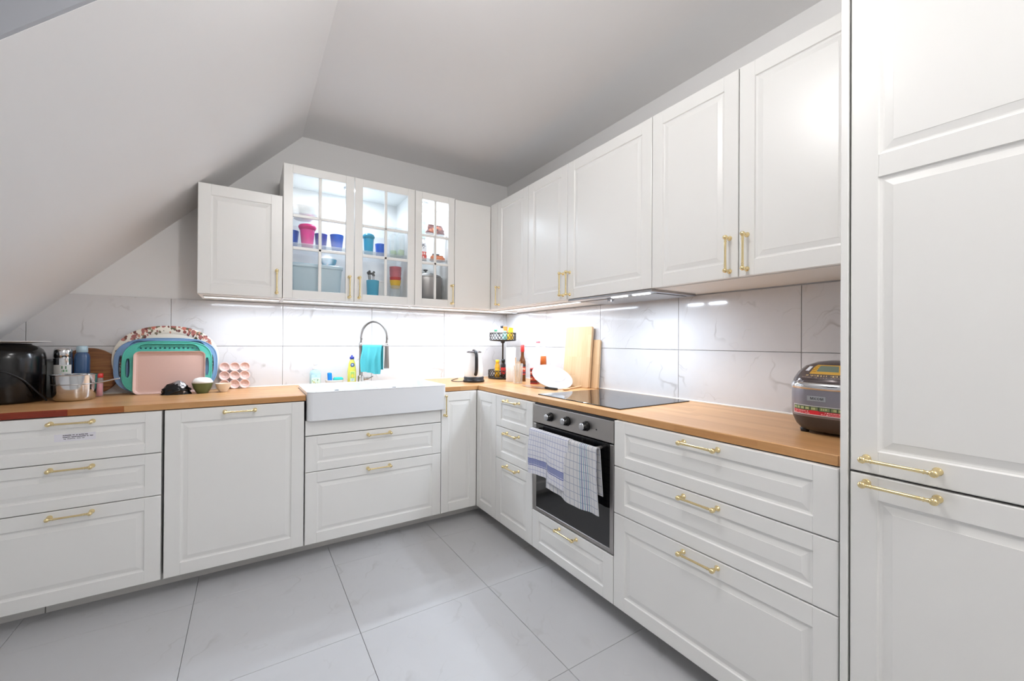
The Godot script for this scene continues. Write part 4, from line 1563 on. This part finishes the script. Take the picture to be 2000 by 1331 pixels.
	for i in 3:
		for j in 3:
			var cup := lathed([[V(0, -0.006), V(0.019, -0.006), V(0.0245, 0.0)], [V(0.0245, 0.0), V(0.0285, 0.004), V(0.0285, 0.009), V(0.0265, 0.011), V(0.024, 0.009)], [V(0.024, 0.009), V(0.020, 0.001), V(0.015, -0.002), V(0.011, 0.0), V(0.007, -0.003), V(0, -0.003)]], 24)
			var o := put("cup", cup, M.silicone, mo, Vector3((i - 1) * 0.0525, 0.029 + j * 0.054, 0))
			o.rotation.x = PI / 2
	st = begin()
	for i in 2:
		for j in 3:
			bx(st, Vector3((i - 0.5) * 0.0525 - 0.006, 0.017 + j * 0.054, -0.003), Vector3((i - 0.5) * 0.0525 + 0.006, 0.041 + j * 0.054, 0.006), 0.001)
			bx(st, Vector3((j - 1) * 0.0525 - 0.012, 0.05 + i * 0.054, -0.003), Vector3((j - 1) * 0.0525 + 0.012, 0.062 + i * 0.054, 0.006), 0.001)
	put("web", st, M.silicone, mo)

# ---------------------------------------------------------------- around the tap
func build_sink_things() -> void:
	var st: SurfaceTool
	var s := thing("soap_bottle", "pale blue hand soap bottle with a white pump behind the sink", "bottle", Vector3(-1.568, WT, 0.10))
	st = begin()
	loft(st, [[oval(0.030, 0.021, 32, 2.6), 0.0], [oval(0.034, 0.024, 32, 2.6), 0.005], [oval(0.0345, 0.0245, 32, 2.6), 0.08], [oval(0.030, 0.022, 32, 2.4), 0.098], [oval(0.016, 0.014, 32, 2.0), 0.108], [oval(0.0125, 0.0125, 32, 2.0), 0.112]], true)
	put("body", st, M.soap, s)
	put("label", card(0.054, 0.066), M.soap_label, s, Vector3(0.002, 0.045, 0.0247), "label with leaves and pale lettering")
	put("pump", lathed([[V(0, 0.11), V(0.0145, 0.11), V(0.0145, 0.126), V(0.006, 0.13), V(0.005, 0.138), V(0.012, 0.141), V(0.013, 0.152), V(0.01, 0.156), V(0, 0.157)]], 20), M.white, s)
	st = begin()
	tube(st, [Vector3(0, 0.147, 0), Vector3(0.01, 0.148, 0.012), Vector3(0.016, 0.143, 0.022)], 0.004, 8)
	put("spout", st, M.white, s)
	var d := thing("sponge_dish", "white oval dish holding two sponges behind the sink", "dish", Vector3(-1.447, WT, 0.10))
	st = begin()
	loft(st, [[oval(0.048, 0.032), 0.0], [oval(0.055, 0.037), 0.018], [oval(0.060, 0.041), 0.034], [oval(0.0605, 0.0415), 0.036], [oval(0.058, 0.039), 0.036], [oval(0.05, 0.033), 0.022]], true, [3, 4])
	put("body", st, M.porcelain, d)
	st = begin()
	bx(st, Vector3(-0.011, 0, -0.018), Vector3(0.011, 0.062, 0.018), 0.004)
	var sb := put("body", st, M.sponge_blue, thing("sponge", "upright bright blue sponge in the white dish", "sponge", Vector3(-1.474, WT + 0.0225, 0.093), 0.15))
	sb.rotation.z = 0.06
	st = begin()
	bx(st, Vector3(-0.031, 0, -0.02), Vector3(0.031, 0.03, 0.02), 0.008)
	put("body", st, M.sponge_teal, thing("sponge", "teal sponge lying in the white dish beside the blue one", "sponge", Vector3(-1.424, WT + 0.0225, 0.103), 0.1))
	var y := thing("dish_soap_bottle", "yellow washing-up liquid bottle with a blue cap beside the tap", "bottle", Vector3(-1.333, WT, 0.095))
	st = begin()
	loft(st, [[oval(0.026, 0.018, 32, 2.6), 0.0], [oval(0.0285, 0.02, 32, 2.6), 0.006], [oval(0.0285, 0.02, 32, 2.6), 0.09], [oval(0.024, 0.018, 32, 2.4), 0.125], [oval(0.022, 0.017, 32, 2.4), 0.145], [oval(0.014, 0.013, 32, 2.0), 0.168], [oval(0.011, 0.011, 32, 2.0), 0.175]], true)
	put("body", st, M.dish_soap, y)
	put("label", card(0.032, 0.072), M.soap_label2, y, Vector3(0, 0.055, 0.0203), "green and yellow fruit label")
	var em := put("emblem", lathed([[V(0, 0.0004), V(0.010, 0.0004)], [V(0.010, 0.0004), V(0.0135, 0.0012), V(0.0135, 0), V(0.012, 0)]], 24), M.navy, y, Vector3(0, 0.135, 0.0178), "round blue emblem")
	em.rotation.x = PI / 2
	put("emblem_face", lathed([[V(0, 0.001), V(0.008, 0.001), V(0.008, 0)]], 20), M.pale_box, em)
	put("cap", lathed([[V(0.0125, 0.174), V(0.0145, 0.176), V(0.0145, 0.190), V(0.007, 0.194), V(0.006, 0.203), V(0, 0.204)]], 20), M.navy, y)
	# pull-out tap with a sprung hose
	var t := thing("kitchen_tap", "brushed steel tap with an arched sprung hose behind the sink", "tap", Vector3(-1.272, WT, 0.095))
	put("base", lathed([[V(0, 0), V(0.026, 0), V(0.026, 0.004), V(0.021, 0.008), V(0.021, 0.052), V(0.017, 0.058), V(0.0135, 0.06)]], 28), M.tap, t)
	put("column", lathed([[V(0.0125, 0.058), V(0.0125, 0.25), V(0.0145, 0.255), V(0.0145, 0.285), V(0.011, 0.29)]], 24), M.tap, t)
	st = begin()
	tube(st, [Vector3(0.018, 0.035, 0.006), Vector3(0.05, 0.036, 0.012)], 0.0085, 12)
	tube(st, [Vector3(0.05, 0.036, 0.012), Vector3(0.08, 0.05, 0.016)], [0.0045, 0.0035], 8)
	put("lever", st, M.tap, t)
	var hd := Vector3(0.128, 0, 0.19)
	var path := [Vector3(0, 0.285, 0)]
	for i in 61:
		var an := PI * i / 60.0
		path.append(hd * (1.0 - cos(an)) * 0.5 + Vector3(0, 0.325 + 0.115 * sin(an), 0))
	path.append(hd + Vector3(0, 0.283, 0))
	st = begin()
	tube(st, path, 0.0065, 10)
	put("hose", st, M.tap, t)
	st = begin()
	var coil := []
	var turns := 46
	var seg := 10
	var nn := Vector3(0, 0, 1).cross(hd.normalized()).normalized()
	var side := hd.cross(Vector3.UP).normalized()
	for i in turns * seg + 1:
		var f := float(i) / (turns * seg) * (path.size() - 1)
		var i0 := mini(int(f), path.size() - 2)
		var p: Vector3 = path[i0].lerp(path[i0 + 1], f - i0)
		var tg: Vector3 = (path[i0 + 1] - path[i0]).normalized()
		var b := side.cross(tg).normalized()
		var a := TAU * i / seg
		coil.append(p + (side * cos(a) + b * sin(a)) * 0.0088)
	tube(st, coil, 0.0017, 5)
	put("spring", st, M.tap, t)
	put("spray_head", lathed([[V(0, 0.115), V(0.0165, 0.115), V(0.0175, 0.12), V(0.0155, 0.18), V(0.0135, 0.26), V(0.0125, 0.282), V(0.007, 0.288)]], 24), M.tap, t, hd)
	st = begin()
	tube(st, [Vector3(0, 0.27, 0), hd * 0.88 + Vector3(0, 0.27, 0)], 0.0045, 8)
	var arc := []
	for k in 20:
		arc.append(hd + Vector3(cos(TAU * k / 20) * 0.0165, 0.27, sin(TAU * k / 20) * 0.0165))
	tube(st, arc, 0.004, 6, true)
	put("support_arm", st, M.tap, t)
	# dish cloth folded over the support arm
	var cl := thing("dish_cloth", "turquoise dish cloth hanging over the arm of the tap", "cloth", Vector3(-1.272, WT, 0.095))
	var dir := hd.normalized()
	var out := Vector3(-dir.z, 0, dir.x)
	var mesh := sheet(func(u: float, v: float) -> Vector3:
		var w := 0.02 + u * 0.172
		var total := 0.165 + 0.19 + 0.02
		var sd := v * total
		var yy: float
		var off: float
		if sd < 0.165:
			yy = 0.27 - (0.165 - sd)
			off = -0.009 - (sin(u * 17.0) * 0.004 + 0.004) * (1.0 - sd / 0.165)
		elif sd < 0.185:
			var a := (sd - 0.165) / 0.02 * PI
			yy = 0.27 + sin(a) * 0.0075
			off = -cos(a) * 0.0085
		else:
			var k := (sd - 0.185) / 0.19
			yy = 0.27 - (sd - 0.185)
			off = 0.009 + (sin(u * 19.0 + 1.0) * 0.008 + sin(u * 37.0) * 0.003 + 0.007) * smoothstep(0.0, 0.6, k)
			yy += sin(u * 5.0 + 0.6) * 0.006 * k
			w += sin(k * 3.0) * 0.006 * (u - 0.5) + 0.003 * sin(k * 7.0 + u * 9.0)
		return dir * w + Vector3(0, yy, 0) + out * off, 40, 44, 0.0012)
	put("cloth", mesh, M.cloth, cl)
	# kettle
	var k := thing("kettle", "white electric kettle with black handle and base in the worktop corner", "kettle", Vector3(-0.511, WT, 0.364))
	put("base", lathed([[V(0, 0), V(0.078, 0), V(0.08, 0.003), V(0.08, 0.014)], [V(0.08, 0.014), V(0.076, 0.018), V(0.074, 0.02), V(0.076, 0.034), V(0.072, 0.04), V(0, 0.04)]], 44), M.black_soft, k)
	put("body", lathed([[V(0.068, 0.04), V(0.0705, 0.046), V(0.069, 0.1), V(0.06, 0.17), V(0.053, 0.222)], [V(0.053, 0.222), V(0.05, 0.224)]], 44), M.kettle, k)
	put("lid", lathed([[V(0.056, 0.221), V(0.057, 0.226), V(0.045, 0.232), V(0.014, 0.235)], [V(0.014, 0.235), V(0.012, 0.243), V(0, 0.245)]], 36), M.cooker_lid, k)
	st = begin()
	var hdir := Vector3(0.0, 0, 0.0)
	hdir = Vector3(-0.28, 0, 0.96).normalized()
	tube(st, curve([hdir * 0.045 + Vector3(0, 0.224, 0), hdir * 0.075 + Vector3(0, 0.226, 0), hdir * 0.098 + Vector3(0, 0.2, 0), hdir * 0.102 + Vector3(0, 0.14, 0), hdir * 0.095 + Vector3(0, 0.085, 0), hdir * 0.07 + Vector3(0, 0.06, 0)], 6), 0.0125, 12)
	put("handle", st, M.black_soft, k)
	st = begin()
	tube(st, curve([Vector3(-0.076, 0.006, -0.02), Vector3(-0.11, 0.004, -0.03), Vector3(-0.13, 0.004, -0.07), Vector3(-0.12, 0.004, -0.14), Vector3(-0.08, 0.004, -0.2), Vector3(0, 0.004, -0.28)], 6), 0.0028, 6)
	put("power_cord", st, M.black_soft, k)

# ---------------------------------------------------------------- spice corner
func lattice_band(r: float, y0: float, y1: float, n: int) -> SurfaceTool:
	var st := begin()
	for s in [-1.0, 1.0]:
		for k in n:
			var a := TAU * k / n
			var b: float = a + s * TAU / n * 1.5
			var m: float = (a + b) / 2
			tube(st, [Vector3(cos(a) * r, y0, sin(a) * r), Vector3(cos(m) * r, (y0 + y1) / 2, sin(m) * r), Vector3(cos(b) * r, y1, sin(b) * r)], 0.0023, 5)
	for y in [y0, y1]:
		var ring := []
		for k in 40:
			ring.append(Vector3(cos(TAU * k / 40) * r, y, sin(TAU * k / 40) * r))
		tube(st, ring, 0.0035, 6, true)
	return st

func build_spice_corner() -> void:
	var st: SurfaceTool
	var c := Vector3(-0.165, WT, 0.215)
	var t := thing("tiered_stand", "dark metal two-tier stand with pierced baskets in the worktop corner", "stand", c)
	put("lower_basket", lattice_band(0.118, 0.012, 0.068, 26), M.iron, t)
	put("lower_plate", lathed([[V(0, 0.004), V(0.118, 0.004), V(0.12, 0.008), V(0.118, 0.011), V(0, 0.011)]], 40), M.iron, t)
	put("upper_basket", lattice_band(0.108, 0.318, 0.376, 24), M.iron, t)
	put("upper_plate", lathed([[V(0, 0.306), V(0.02, 0.306), V(0.105, 0.312), V(0.109, 0.318), V(0, 0.318)]], 40), M.iron, t)
	put("pole", lathed([[V(0.0065, 0.011), V(0.0065, 0.29), V(0.018, 0.298), V(0.018, 0.306)]], 16), M.iron, t)
	put("foot", lathed([[V(0, 0), V(0.05, 0), V(0.05, 0.004), V(0, 0.004)]], 24), M.iron, t)
	var up := c + Vector3(0, 0.3185, 0)
	var lo := c + Vector3(0, 0.0115, 0)
	var small := func(called: String, label: String, at: Vector3, r: float, h: float, m: Material, cm: Material) -> Node3D:
		return bottle(called, label, "bottle", at, [[V(0, 0), V(r * 0.95, 0), V(r, 0.003), V(r, h * 0.7), V(r * 0.6, h * 0.8), V(r * 0.55, h * 0.82)]], m, [[V(r * 0.6, h * 0.82), V(r * 0.72, h * 0.83), V(r * 0.72, h * 0.985), V(r * 0.6, h), V(0, h)]], cm)
	small.call("spice_bottle", "green capped spice bottle in the upper basket", up + Vector3(-0.075, 0, 0.01), 0.017, 0.085, M.clear, M.green)
	small.call("spice_bottle", "slim spice bottle with a dark ball cap in the upper basket", up + Vector3(-0.04, 0, 0.05), 0.015, 0.118, M.clear, M.dark)
	small.call("spice_bottle", "short spice jar with a grey green lid in the upper basket", up + Vector3(-0.005, 0, 0.04), 0.02, 0.075, M.mint, M.mint)
	var pk := pouch("spice_packet", "yellow spice packet standing in the upper basket", up + Vector3(0.035, 0, 0.055), 0.06, 0.095, 0.02, M.yellow, 22)
	pk.rotation.z = -0.1
	pouch("spice_packet", "orange spice packet behind the yellow packet in the upper basket", up + Vector3(0.02, 0, 0.005), 0.055, 0.105, 0.018, M.orange, 23)
	pouch("spice_packet", "pale yellow spice packet at the edge of the upper basket", up + Vector3(0.078, 0, 0.02), 0.04, 0.09, 0.016, M.cream, 24)
	var hb := small.call("sauce_bottle", "yellow sauce bottle in the lower basket", lo + Vector3(-0.078, 0, 0.045), 0.021, 0.145, M.honey, M.yellow) as Node3D
	put("label", arc_patch(0.0215, 0.02, 0.075, PI * 0.35, PI * 1.0), M.yellow, hb)
	var sy := small.call("sauce_bottle", "dark soy sauce bottle with a red label in the lower basket", lo + Vector3(-0.04, 0, 0.073), 0.021, 0.15, M.soy, M.black) as Node3D
	put("label", arc_patch(0.0215, 0.03, 0.085, PI * 0.3, PI * 1.0), M.red, sy, Vector3.ZERO, "plain red label")
	# kitchen roll, utensil jar, bottles
	var kr := thing("kitchen_roll", "upright white kitchen paper roll in front of the tiered stand", "paper roll", Vector3(-0.252, WT, 0.478))
	put("paper", lathed([[V(0, 0), V(0.036, 0), V(0.037, 0.002), V(0.037, 0.258), V(0.035, 0.26)], [V(0.035, 0.26), V(0.015, 0.26)], [V(0.015, 0.26), V(0.014, 0.2)]], 36), M.paper, kr)
	put("core", lathed([[V(0.0152, 0.19), V(0.0152, 0.2605)]], 20), M.spoon, kr)
	var uj := thing("utensil_jar", "clear glass jar holding wooden utensils beside the paper roll", "jar", Vector3(-0.292, WT, 0.635))
	put("body", lathed(cup_runs(0.034, 0.038, 0.145, 0.003), 36), M.clear, uj)
	var rng := RandomNumberGenerator.new()
	rng.seed = 5
	for i in 5:
		var a := TAU * i / 5.0 + 0.3
		st = begin()
		tube(st, [Vector3(cos(a) * 0.016, 0.008, sin(a) * 0.016), Vector3(cos(a) * 0.026, 0.13 + 0.03 * (i % 3), sin(a) * 0.026)], [0.0035, 0.0045], 8)
		var o := thing("chopstick", ["pale wooden stick leaning towards the paper roll in the glass jar", "tall wooden stick standing in the glass jar", "tallest wooden stick standing in the glass jar", "short wooden stick standing in the glass jar", "wooden stick leaning outwards in the glass jar"][i], "utensil", Vector3(-0.292, WT, 0.635), 0.0, "wooden sticks in the glass jar")
		put("stick", st, M.spoon, o)
	var hs := bottle("sauce_bottle", "brown hot sauce bottle with a red capsule behind the utensil jar", "bottle", Vector3(-0.16, WT, 0.50), [[V(0, 0), V(0.024, 0), V(0.026, 0.003), V(0.026, 0.15), V(0.014, 0.19), V(0.0125, 0.2)], [V(0.0125, 0.2), V(0.0125, 0.25)]], M.sauce, [[V(0.0135, 0.225), V(0.0145, 0.226), V(0.0145, 0.278), V(0.012, 0.28), V(0, 0.28)]], M.red)
	put("label", arc_patch(0.0265, 0.05, 0.13, PI * 0.25, PI * 1.1), M.spice_print, hs)
	var cb := bottle("oil_bottle", "tall clear glass bottle with a narrow neck by the tiles", "bottle", Vector3(-0.085, WT, 0.60), [[V(0, 0), V(0.034, 0), V(0.036, 0.003), V(0.036, 0.17), V(0.028, 0.21), V(0.016, 0.25), V(0.0145, 0.30)]], M.clear, [[V(0.0155, 0.296), V(0.016, 0.3), V(0.016, 0.308), V(0, 0.309)]], M.rose)
	put("oil", lathed([[V(0, 0.004), V(0.0335, 0.004), V(0.0335, 0.1), V(0, 0.1)]]), M.cream, cb)
	bottle("sauce_bottle", "sauce bottle with a broad orange cap beside the clear oil bottle", "bottle", Vector3(-0.105, WT, 0.695), [[V(0, 0), V(0.026, 0), V(0.028, 0.003), V(0.028, 0.11), V(0.021, 0.135)]], M.cream, [[V(0.022, 0.135), V(0.0235, 0.136), V(0.0215, 0.195), V(0.019, 0.2), V(0, 0.2)]], M.orange)
	var q := [["spice_box", "dark red spice box lying flat beside the utensil jar", Vector3(-0.195, WT, 0.715), 0.045, 0.2], ["spice_box", "red and brown spice box on top of the dark red one", Vector3(-0.197, WT + 0.0455, 0.713), 0.04, 0.28], ["spice_box", "small black and red spice box topping the little stack", Vector3(-0.195, WT + 0.086, 0.713), 0.028, 0.15]]
	for b in q:
		var o := thing(b[0], b[1], "box", b[2], b[4] + 0.5)
		st = begin()
		uvs = 1.0 / 0.07
		bx(st, Vector3(-0.035, 0, -0.026), Vector3(0.035, b[3], 0.026), 0.001)
		put("carton", st, M.spice_print, o)
		st = begin()
		bx(st, Vector3(-0.0353, b[3] * 0.35, -0.0263), Vector3(0.0353, b[3] * 0.6, 0.0263))
		put("band", st, M.snack, o)
	# steel pot with an upturned plate leaning on it
	var pot := thing("small_pot", "small steel pot with a dark base behind the leaning plate", "pot", Vector3(-0.135, WT, 0.86))
	put("base", lathed([[V(0, 0), V(0.07, 0), V(0.072, 0.002), V(0.072, 0.008)]], 36), M.dark, pot)
	put("body", lathed([[V(0.072, 0.008), V(0.074, 0.012), V(0.075, 0.058)], [V(0.075, 0.058), V(0.078, 0.06), V(0.073, 0.061)], [V(0.073, 0.061), V(0.072, 0.012), V(0, 0.01)]], 36), M.cream, pot)
	var pl := thing("dinner_plate", "upturned white dinner plate leaning beside the cutting boards", "plate", Vector3(-0.235, WT + 0.0885, 0.975))
	var nrm := Vector3(-0.075, 0.85, 0.50).normalized()
	var sx := nrm.cross(Vector3(0, 0, 1)).normalized()
	pl.basis = Basis(sx, nrm, sx.cross(nrm))
	put("body", lathed([[V(0, -0.006), V(0.07, -0.006), V(0.085, -0.012), V(0.138, -0.02)], [V(0.138, -0.02), V(0.140, -0.018), V(0.139, -0.016)], [V(0.139, -0.016), V(0.09, -0.006), V(0.082, 0.002)], [V(0.082, 0.002), V(0.080, 0.004), V(0.077, 0.003)], [V(0.077, 0.003), V(0.073, -0.002), V(0, -0.002)]], 56), M.plate, pl)
	put("maker_mark", lathed([[V(0, -0.0016), V(0.006, -0.0016)]], 12), M.grout, pl)
	# cutting boards
	var b1 := thing("cutting_board", "tall pale wooden cutting board leaning on the tiles beside the hob", "board", Vector3(-0.062, WT, 1.005), -PI / 2)
	b1.rotation.x = 0.0
	st = begin()
	uvs = 1.0 / 0.5
	loft(st, [[rrect(0.258, 0.405, 0.012, 4), -0.009], [rrect(0.262, 0.409, 0.013, 4), -0.007], [rrect(0.262, 0.409, 0.013, 4), 0.007], [rrect(0.258, 0.405, 0.012, 4), 0.009]], false, [1, 2])
	var o1 := put("body", st, M.board_v, b1, Vector3(0, 0.2045, 0))
	b1.basis = Basis(Vector3.UP, -PI / 2) * Basis(Vector3.RIGHT, -0.085)
	var b2 := thing("cutting_board", "shorter pale wooden cutting board half hidden behind the tall one", "board", Vector3(-0.034, WT, 1.07), -PI / 2)
	st = begin()
	uvs = 1.0 / 0.5
	loft(st, [[rrect(0.238, 0.316, 0.012, 4), -0.008], [rrect(0.242, 0.32, 0.013, 4), -0.006], [rrect(0.242, 0.32, 0.013, 4), 0.006], [rrect(0.238, 0.316, 0.012, 4), 0.008]], false, [1, 2])
	put("body", st, M.board_v, b2, Vector3(0, 0.16, 0))
	b2.basis = Basis(Vector3.UP, -PI / 2) * Basis(Vector3.RIGHT, -0.075)
	# knife and wooden spoon
	var kn := thing("kitchen_knife", "kitchen knife with a black handle lying below the leaning plate", "knife", Vector3(-0.345, WT, 0.90), 0.0)
	kn.rotation.y = -PI / 2 + 0.12
	st = begin()
	loft(st, [[oval(0.055, 0.009, 24, 3.0), 0.002], [oval(0.057, 0.0105, 24, 3.0), 0.008], [oval(0.055, 0.009, 24, 3.0), 0.015]], true)
	put("handle", st, M.black_soft, kn, Vector3(0.17, 0, 0))
	st = begin()
	prism(st, [V(-0.115, -0.004), V(-0.08, -0.018), V(0.115, -0.02), V(0.115, 0.006)], -0.0008, 0.0008)
	var bl := put("blade", st, M.steel, kn, Vector3(0.0, 0.008, 0))
	bl.rotation.x = -PI / 2
	var sp := thing("wooden_spoon", "pale wooden spoon lying between the plate and the hob", "spoon", Vector3(-0.245, WT, 1.125), 0.0)
	sp.rotation.y = 0.33
	st = begin()
	tube(st, [Vector3(0.02, 0.006, 0), Vector3(0.19, 0.007, 0)], [0.0045, 0.006], 10)
	put("shaft", st, M.spoon, sp)
	st = begin()
	loft(st, [[oval(0.02, 0.012), 0.001], [oval(0.031, 0.02), 0.005], [oval(0.031, 0.02), 0.009], [oval(0.024, 0.015), 0.006]], true, [2])
	put("bowl", st, M.spoon, sp, Vector3(-0.005, 0, 0))

# ---------------------------------------------------------------- rice cooker
func wrap_patch(loops: Array, t0: float, t1: float, n: int, lift: float) -> ArrayMesh:
	var st := SurfaceTool.new()
	st.begin(Mesh.PRIMITIVE_TRIANGLES)
	st.set_smooth_group(5)
	var pt := func(lp: Array, t: float) -> Vector3:
		var c := cos(t)
		var s := sin(t)
		var p: float = lp[3]
		var x: float = (lp[0] + lift) * signf(c) * pow(absf(c), 2.0 / p)
		var y: float = (lp[1] + lift) * signf(s) * pow(absf(s), 2.0 / p)
		return Vector3(x, lp[2] + lift * lp[4], -y)
	for i in loops.size() - 1:
		for k in n:
			var u0 := float(k) / n
			var u1 := float(k + 1) / n
			var v0 := 1.0 - float(i) / (loops.size() - 1)
			var v1 := 1.0 - float(i + 1) / (loops.size() - 1)
			var c := [pt.call(loops[i], lerpf(t0, t1, u0)), pt.call(loops[i], lerpf(t0, t1, u1)), pt.call(loops[i + 1], lerpf(t0, t1, u1)), pt.call(loops[i + 1], lerpf(t0, t1, u0))]
			var uv := [V(u0, v0), V(u1, v0), V(u1, v1), V(u0, v1)]
			for o in [0, 2, 1, 0, 3, 2]:
				st.set_uv(uv[o])
				st.add_vertex(c[o])
	st.generate_normals()
	return st.commit()

func build_hob_things() -> void:
	# local +x is the front of the cooker; it is turned to face the room
	var t := thing("rice_cooker", "silver and dark grey rice cooker with a red sticker by the fridge panel", "rice cooker", Vector3(-0.235, WT, 2.5525), PI)
	var a := 0.15
	var b := 0.121
	var P := 2.9
	var ring := func(k: float, y: float, dx := 0.0) -> Array:
		var o := []
		for p in oval(a * k, b * k, 64, P):
			o.append(p + V(dx, 0))
		return [o, y]
	var st := begin()
	loft(st, [ring.call(0.72, 0.008), ring.call(0.80, 0.012), ring.call(0.90, 0.028), ring.call(0.965, 0.05), ring.call(0.985, 0.06)], true)
	put("base", st, M.cooker_base, t)
	st = begin()
	loft(st, [ring.call(0.985, 0.06), ring.call(1.0, 0.07), ring.call(1.0, 0.14), ring.call(0.995, 0.15)], true)
	put("body", st, M.cooker_body, t)
	st = begin()
	loft(st, [ring.call(0.995, 0.15), ring.call(1.015, 0.153), ring.call(1.02, 0.16), ring.call(1.005, 0.17), ring.call(0.975, 0.173)], true)
	put("band", st, M.chrome, t)
	st = begin()
	loft(st, [ring.call(0.975, 0.172), ring.call(0.955, 0.182), ring.call(0.86, 0.205), ring.call(0.70, 0.226), ring.call(0.45, 0.240), ring.call(0.2, 0.245)], true)
	put("lid", st, M.cooker_lid, t)
	for q in [[-0.09, -0.07], [-0.09, 0.07], [0.09, -0.07], [0.09, 0.07]]:
		put("foot", lathed([[V(0, 0), V(0.012, 0), V(0.014, 0.012), V(0, 0.012)]], 12), M.black_soft, t, Vector3(q[0], 0, q[1]))
	put("control_panel", wrap_patch([[a * 0.945, b * 0.945, 0.1845, P, 0.6], [a * 0.86, b * 0.86, 0.205, P, 0.8], [a * 0.72, b * 0.72, 0.2237, P, 1.0], [a * 0.6, b * 0.6, 0.2318, P, 1.0]], -0.62, 0.62, 16, 0.0012), M.cooker_panel, t, Vector3.ZERO, "control panel with yellow keys and a small display")
	put("sticker", wrap_patch([[a, b, 0.068, P, 0.0], [a, b, 0.098, P, 0.0]], -0.66, 0.5, 16, 0.0008), M.cooker_sticker, t, Vector3.ZERO, "red and green printed sticker")
	st = begin()
	bx(st, Vector3(a - 0.0015, 0.114, -0.012), Vector3(a + 0.0008, 0.130, 0.04), 0.0004)
	put("badge", st, M.steel, t)
	var tm := TextMesh.new()
	var sf := SystemFont.new()
	sf.font_names = PackedStringArray(["Droid Sans"])
	tm.font = sf
	tm.text = "MICOM"
	tm.font_size = 16
	tm.pixel_size = 0.0007
	tm.depth = 0.0006
	var o := put("lettering", tm, M.black_soft, t, Vector3(a + 0.0012, 0.122, 0.012))
	o.rotation.y = PI / 2
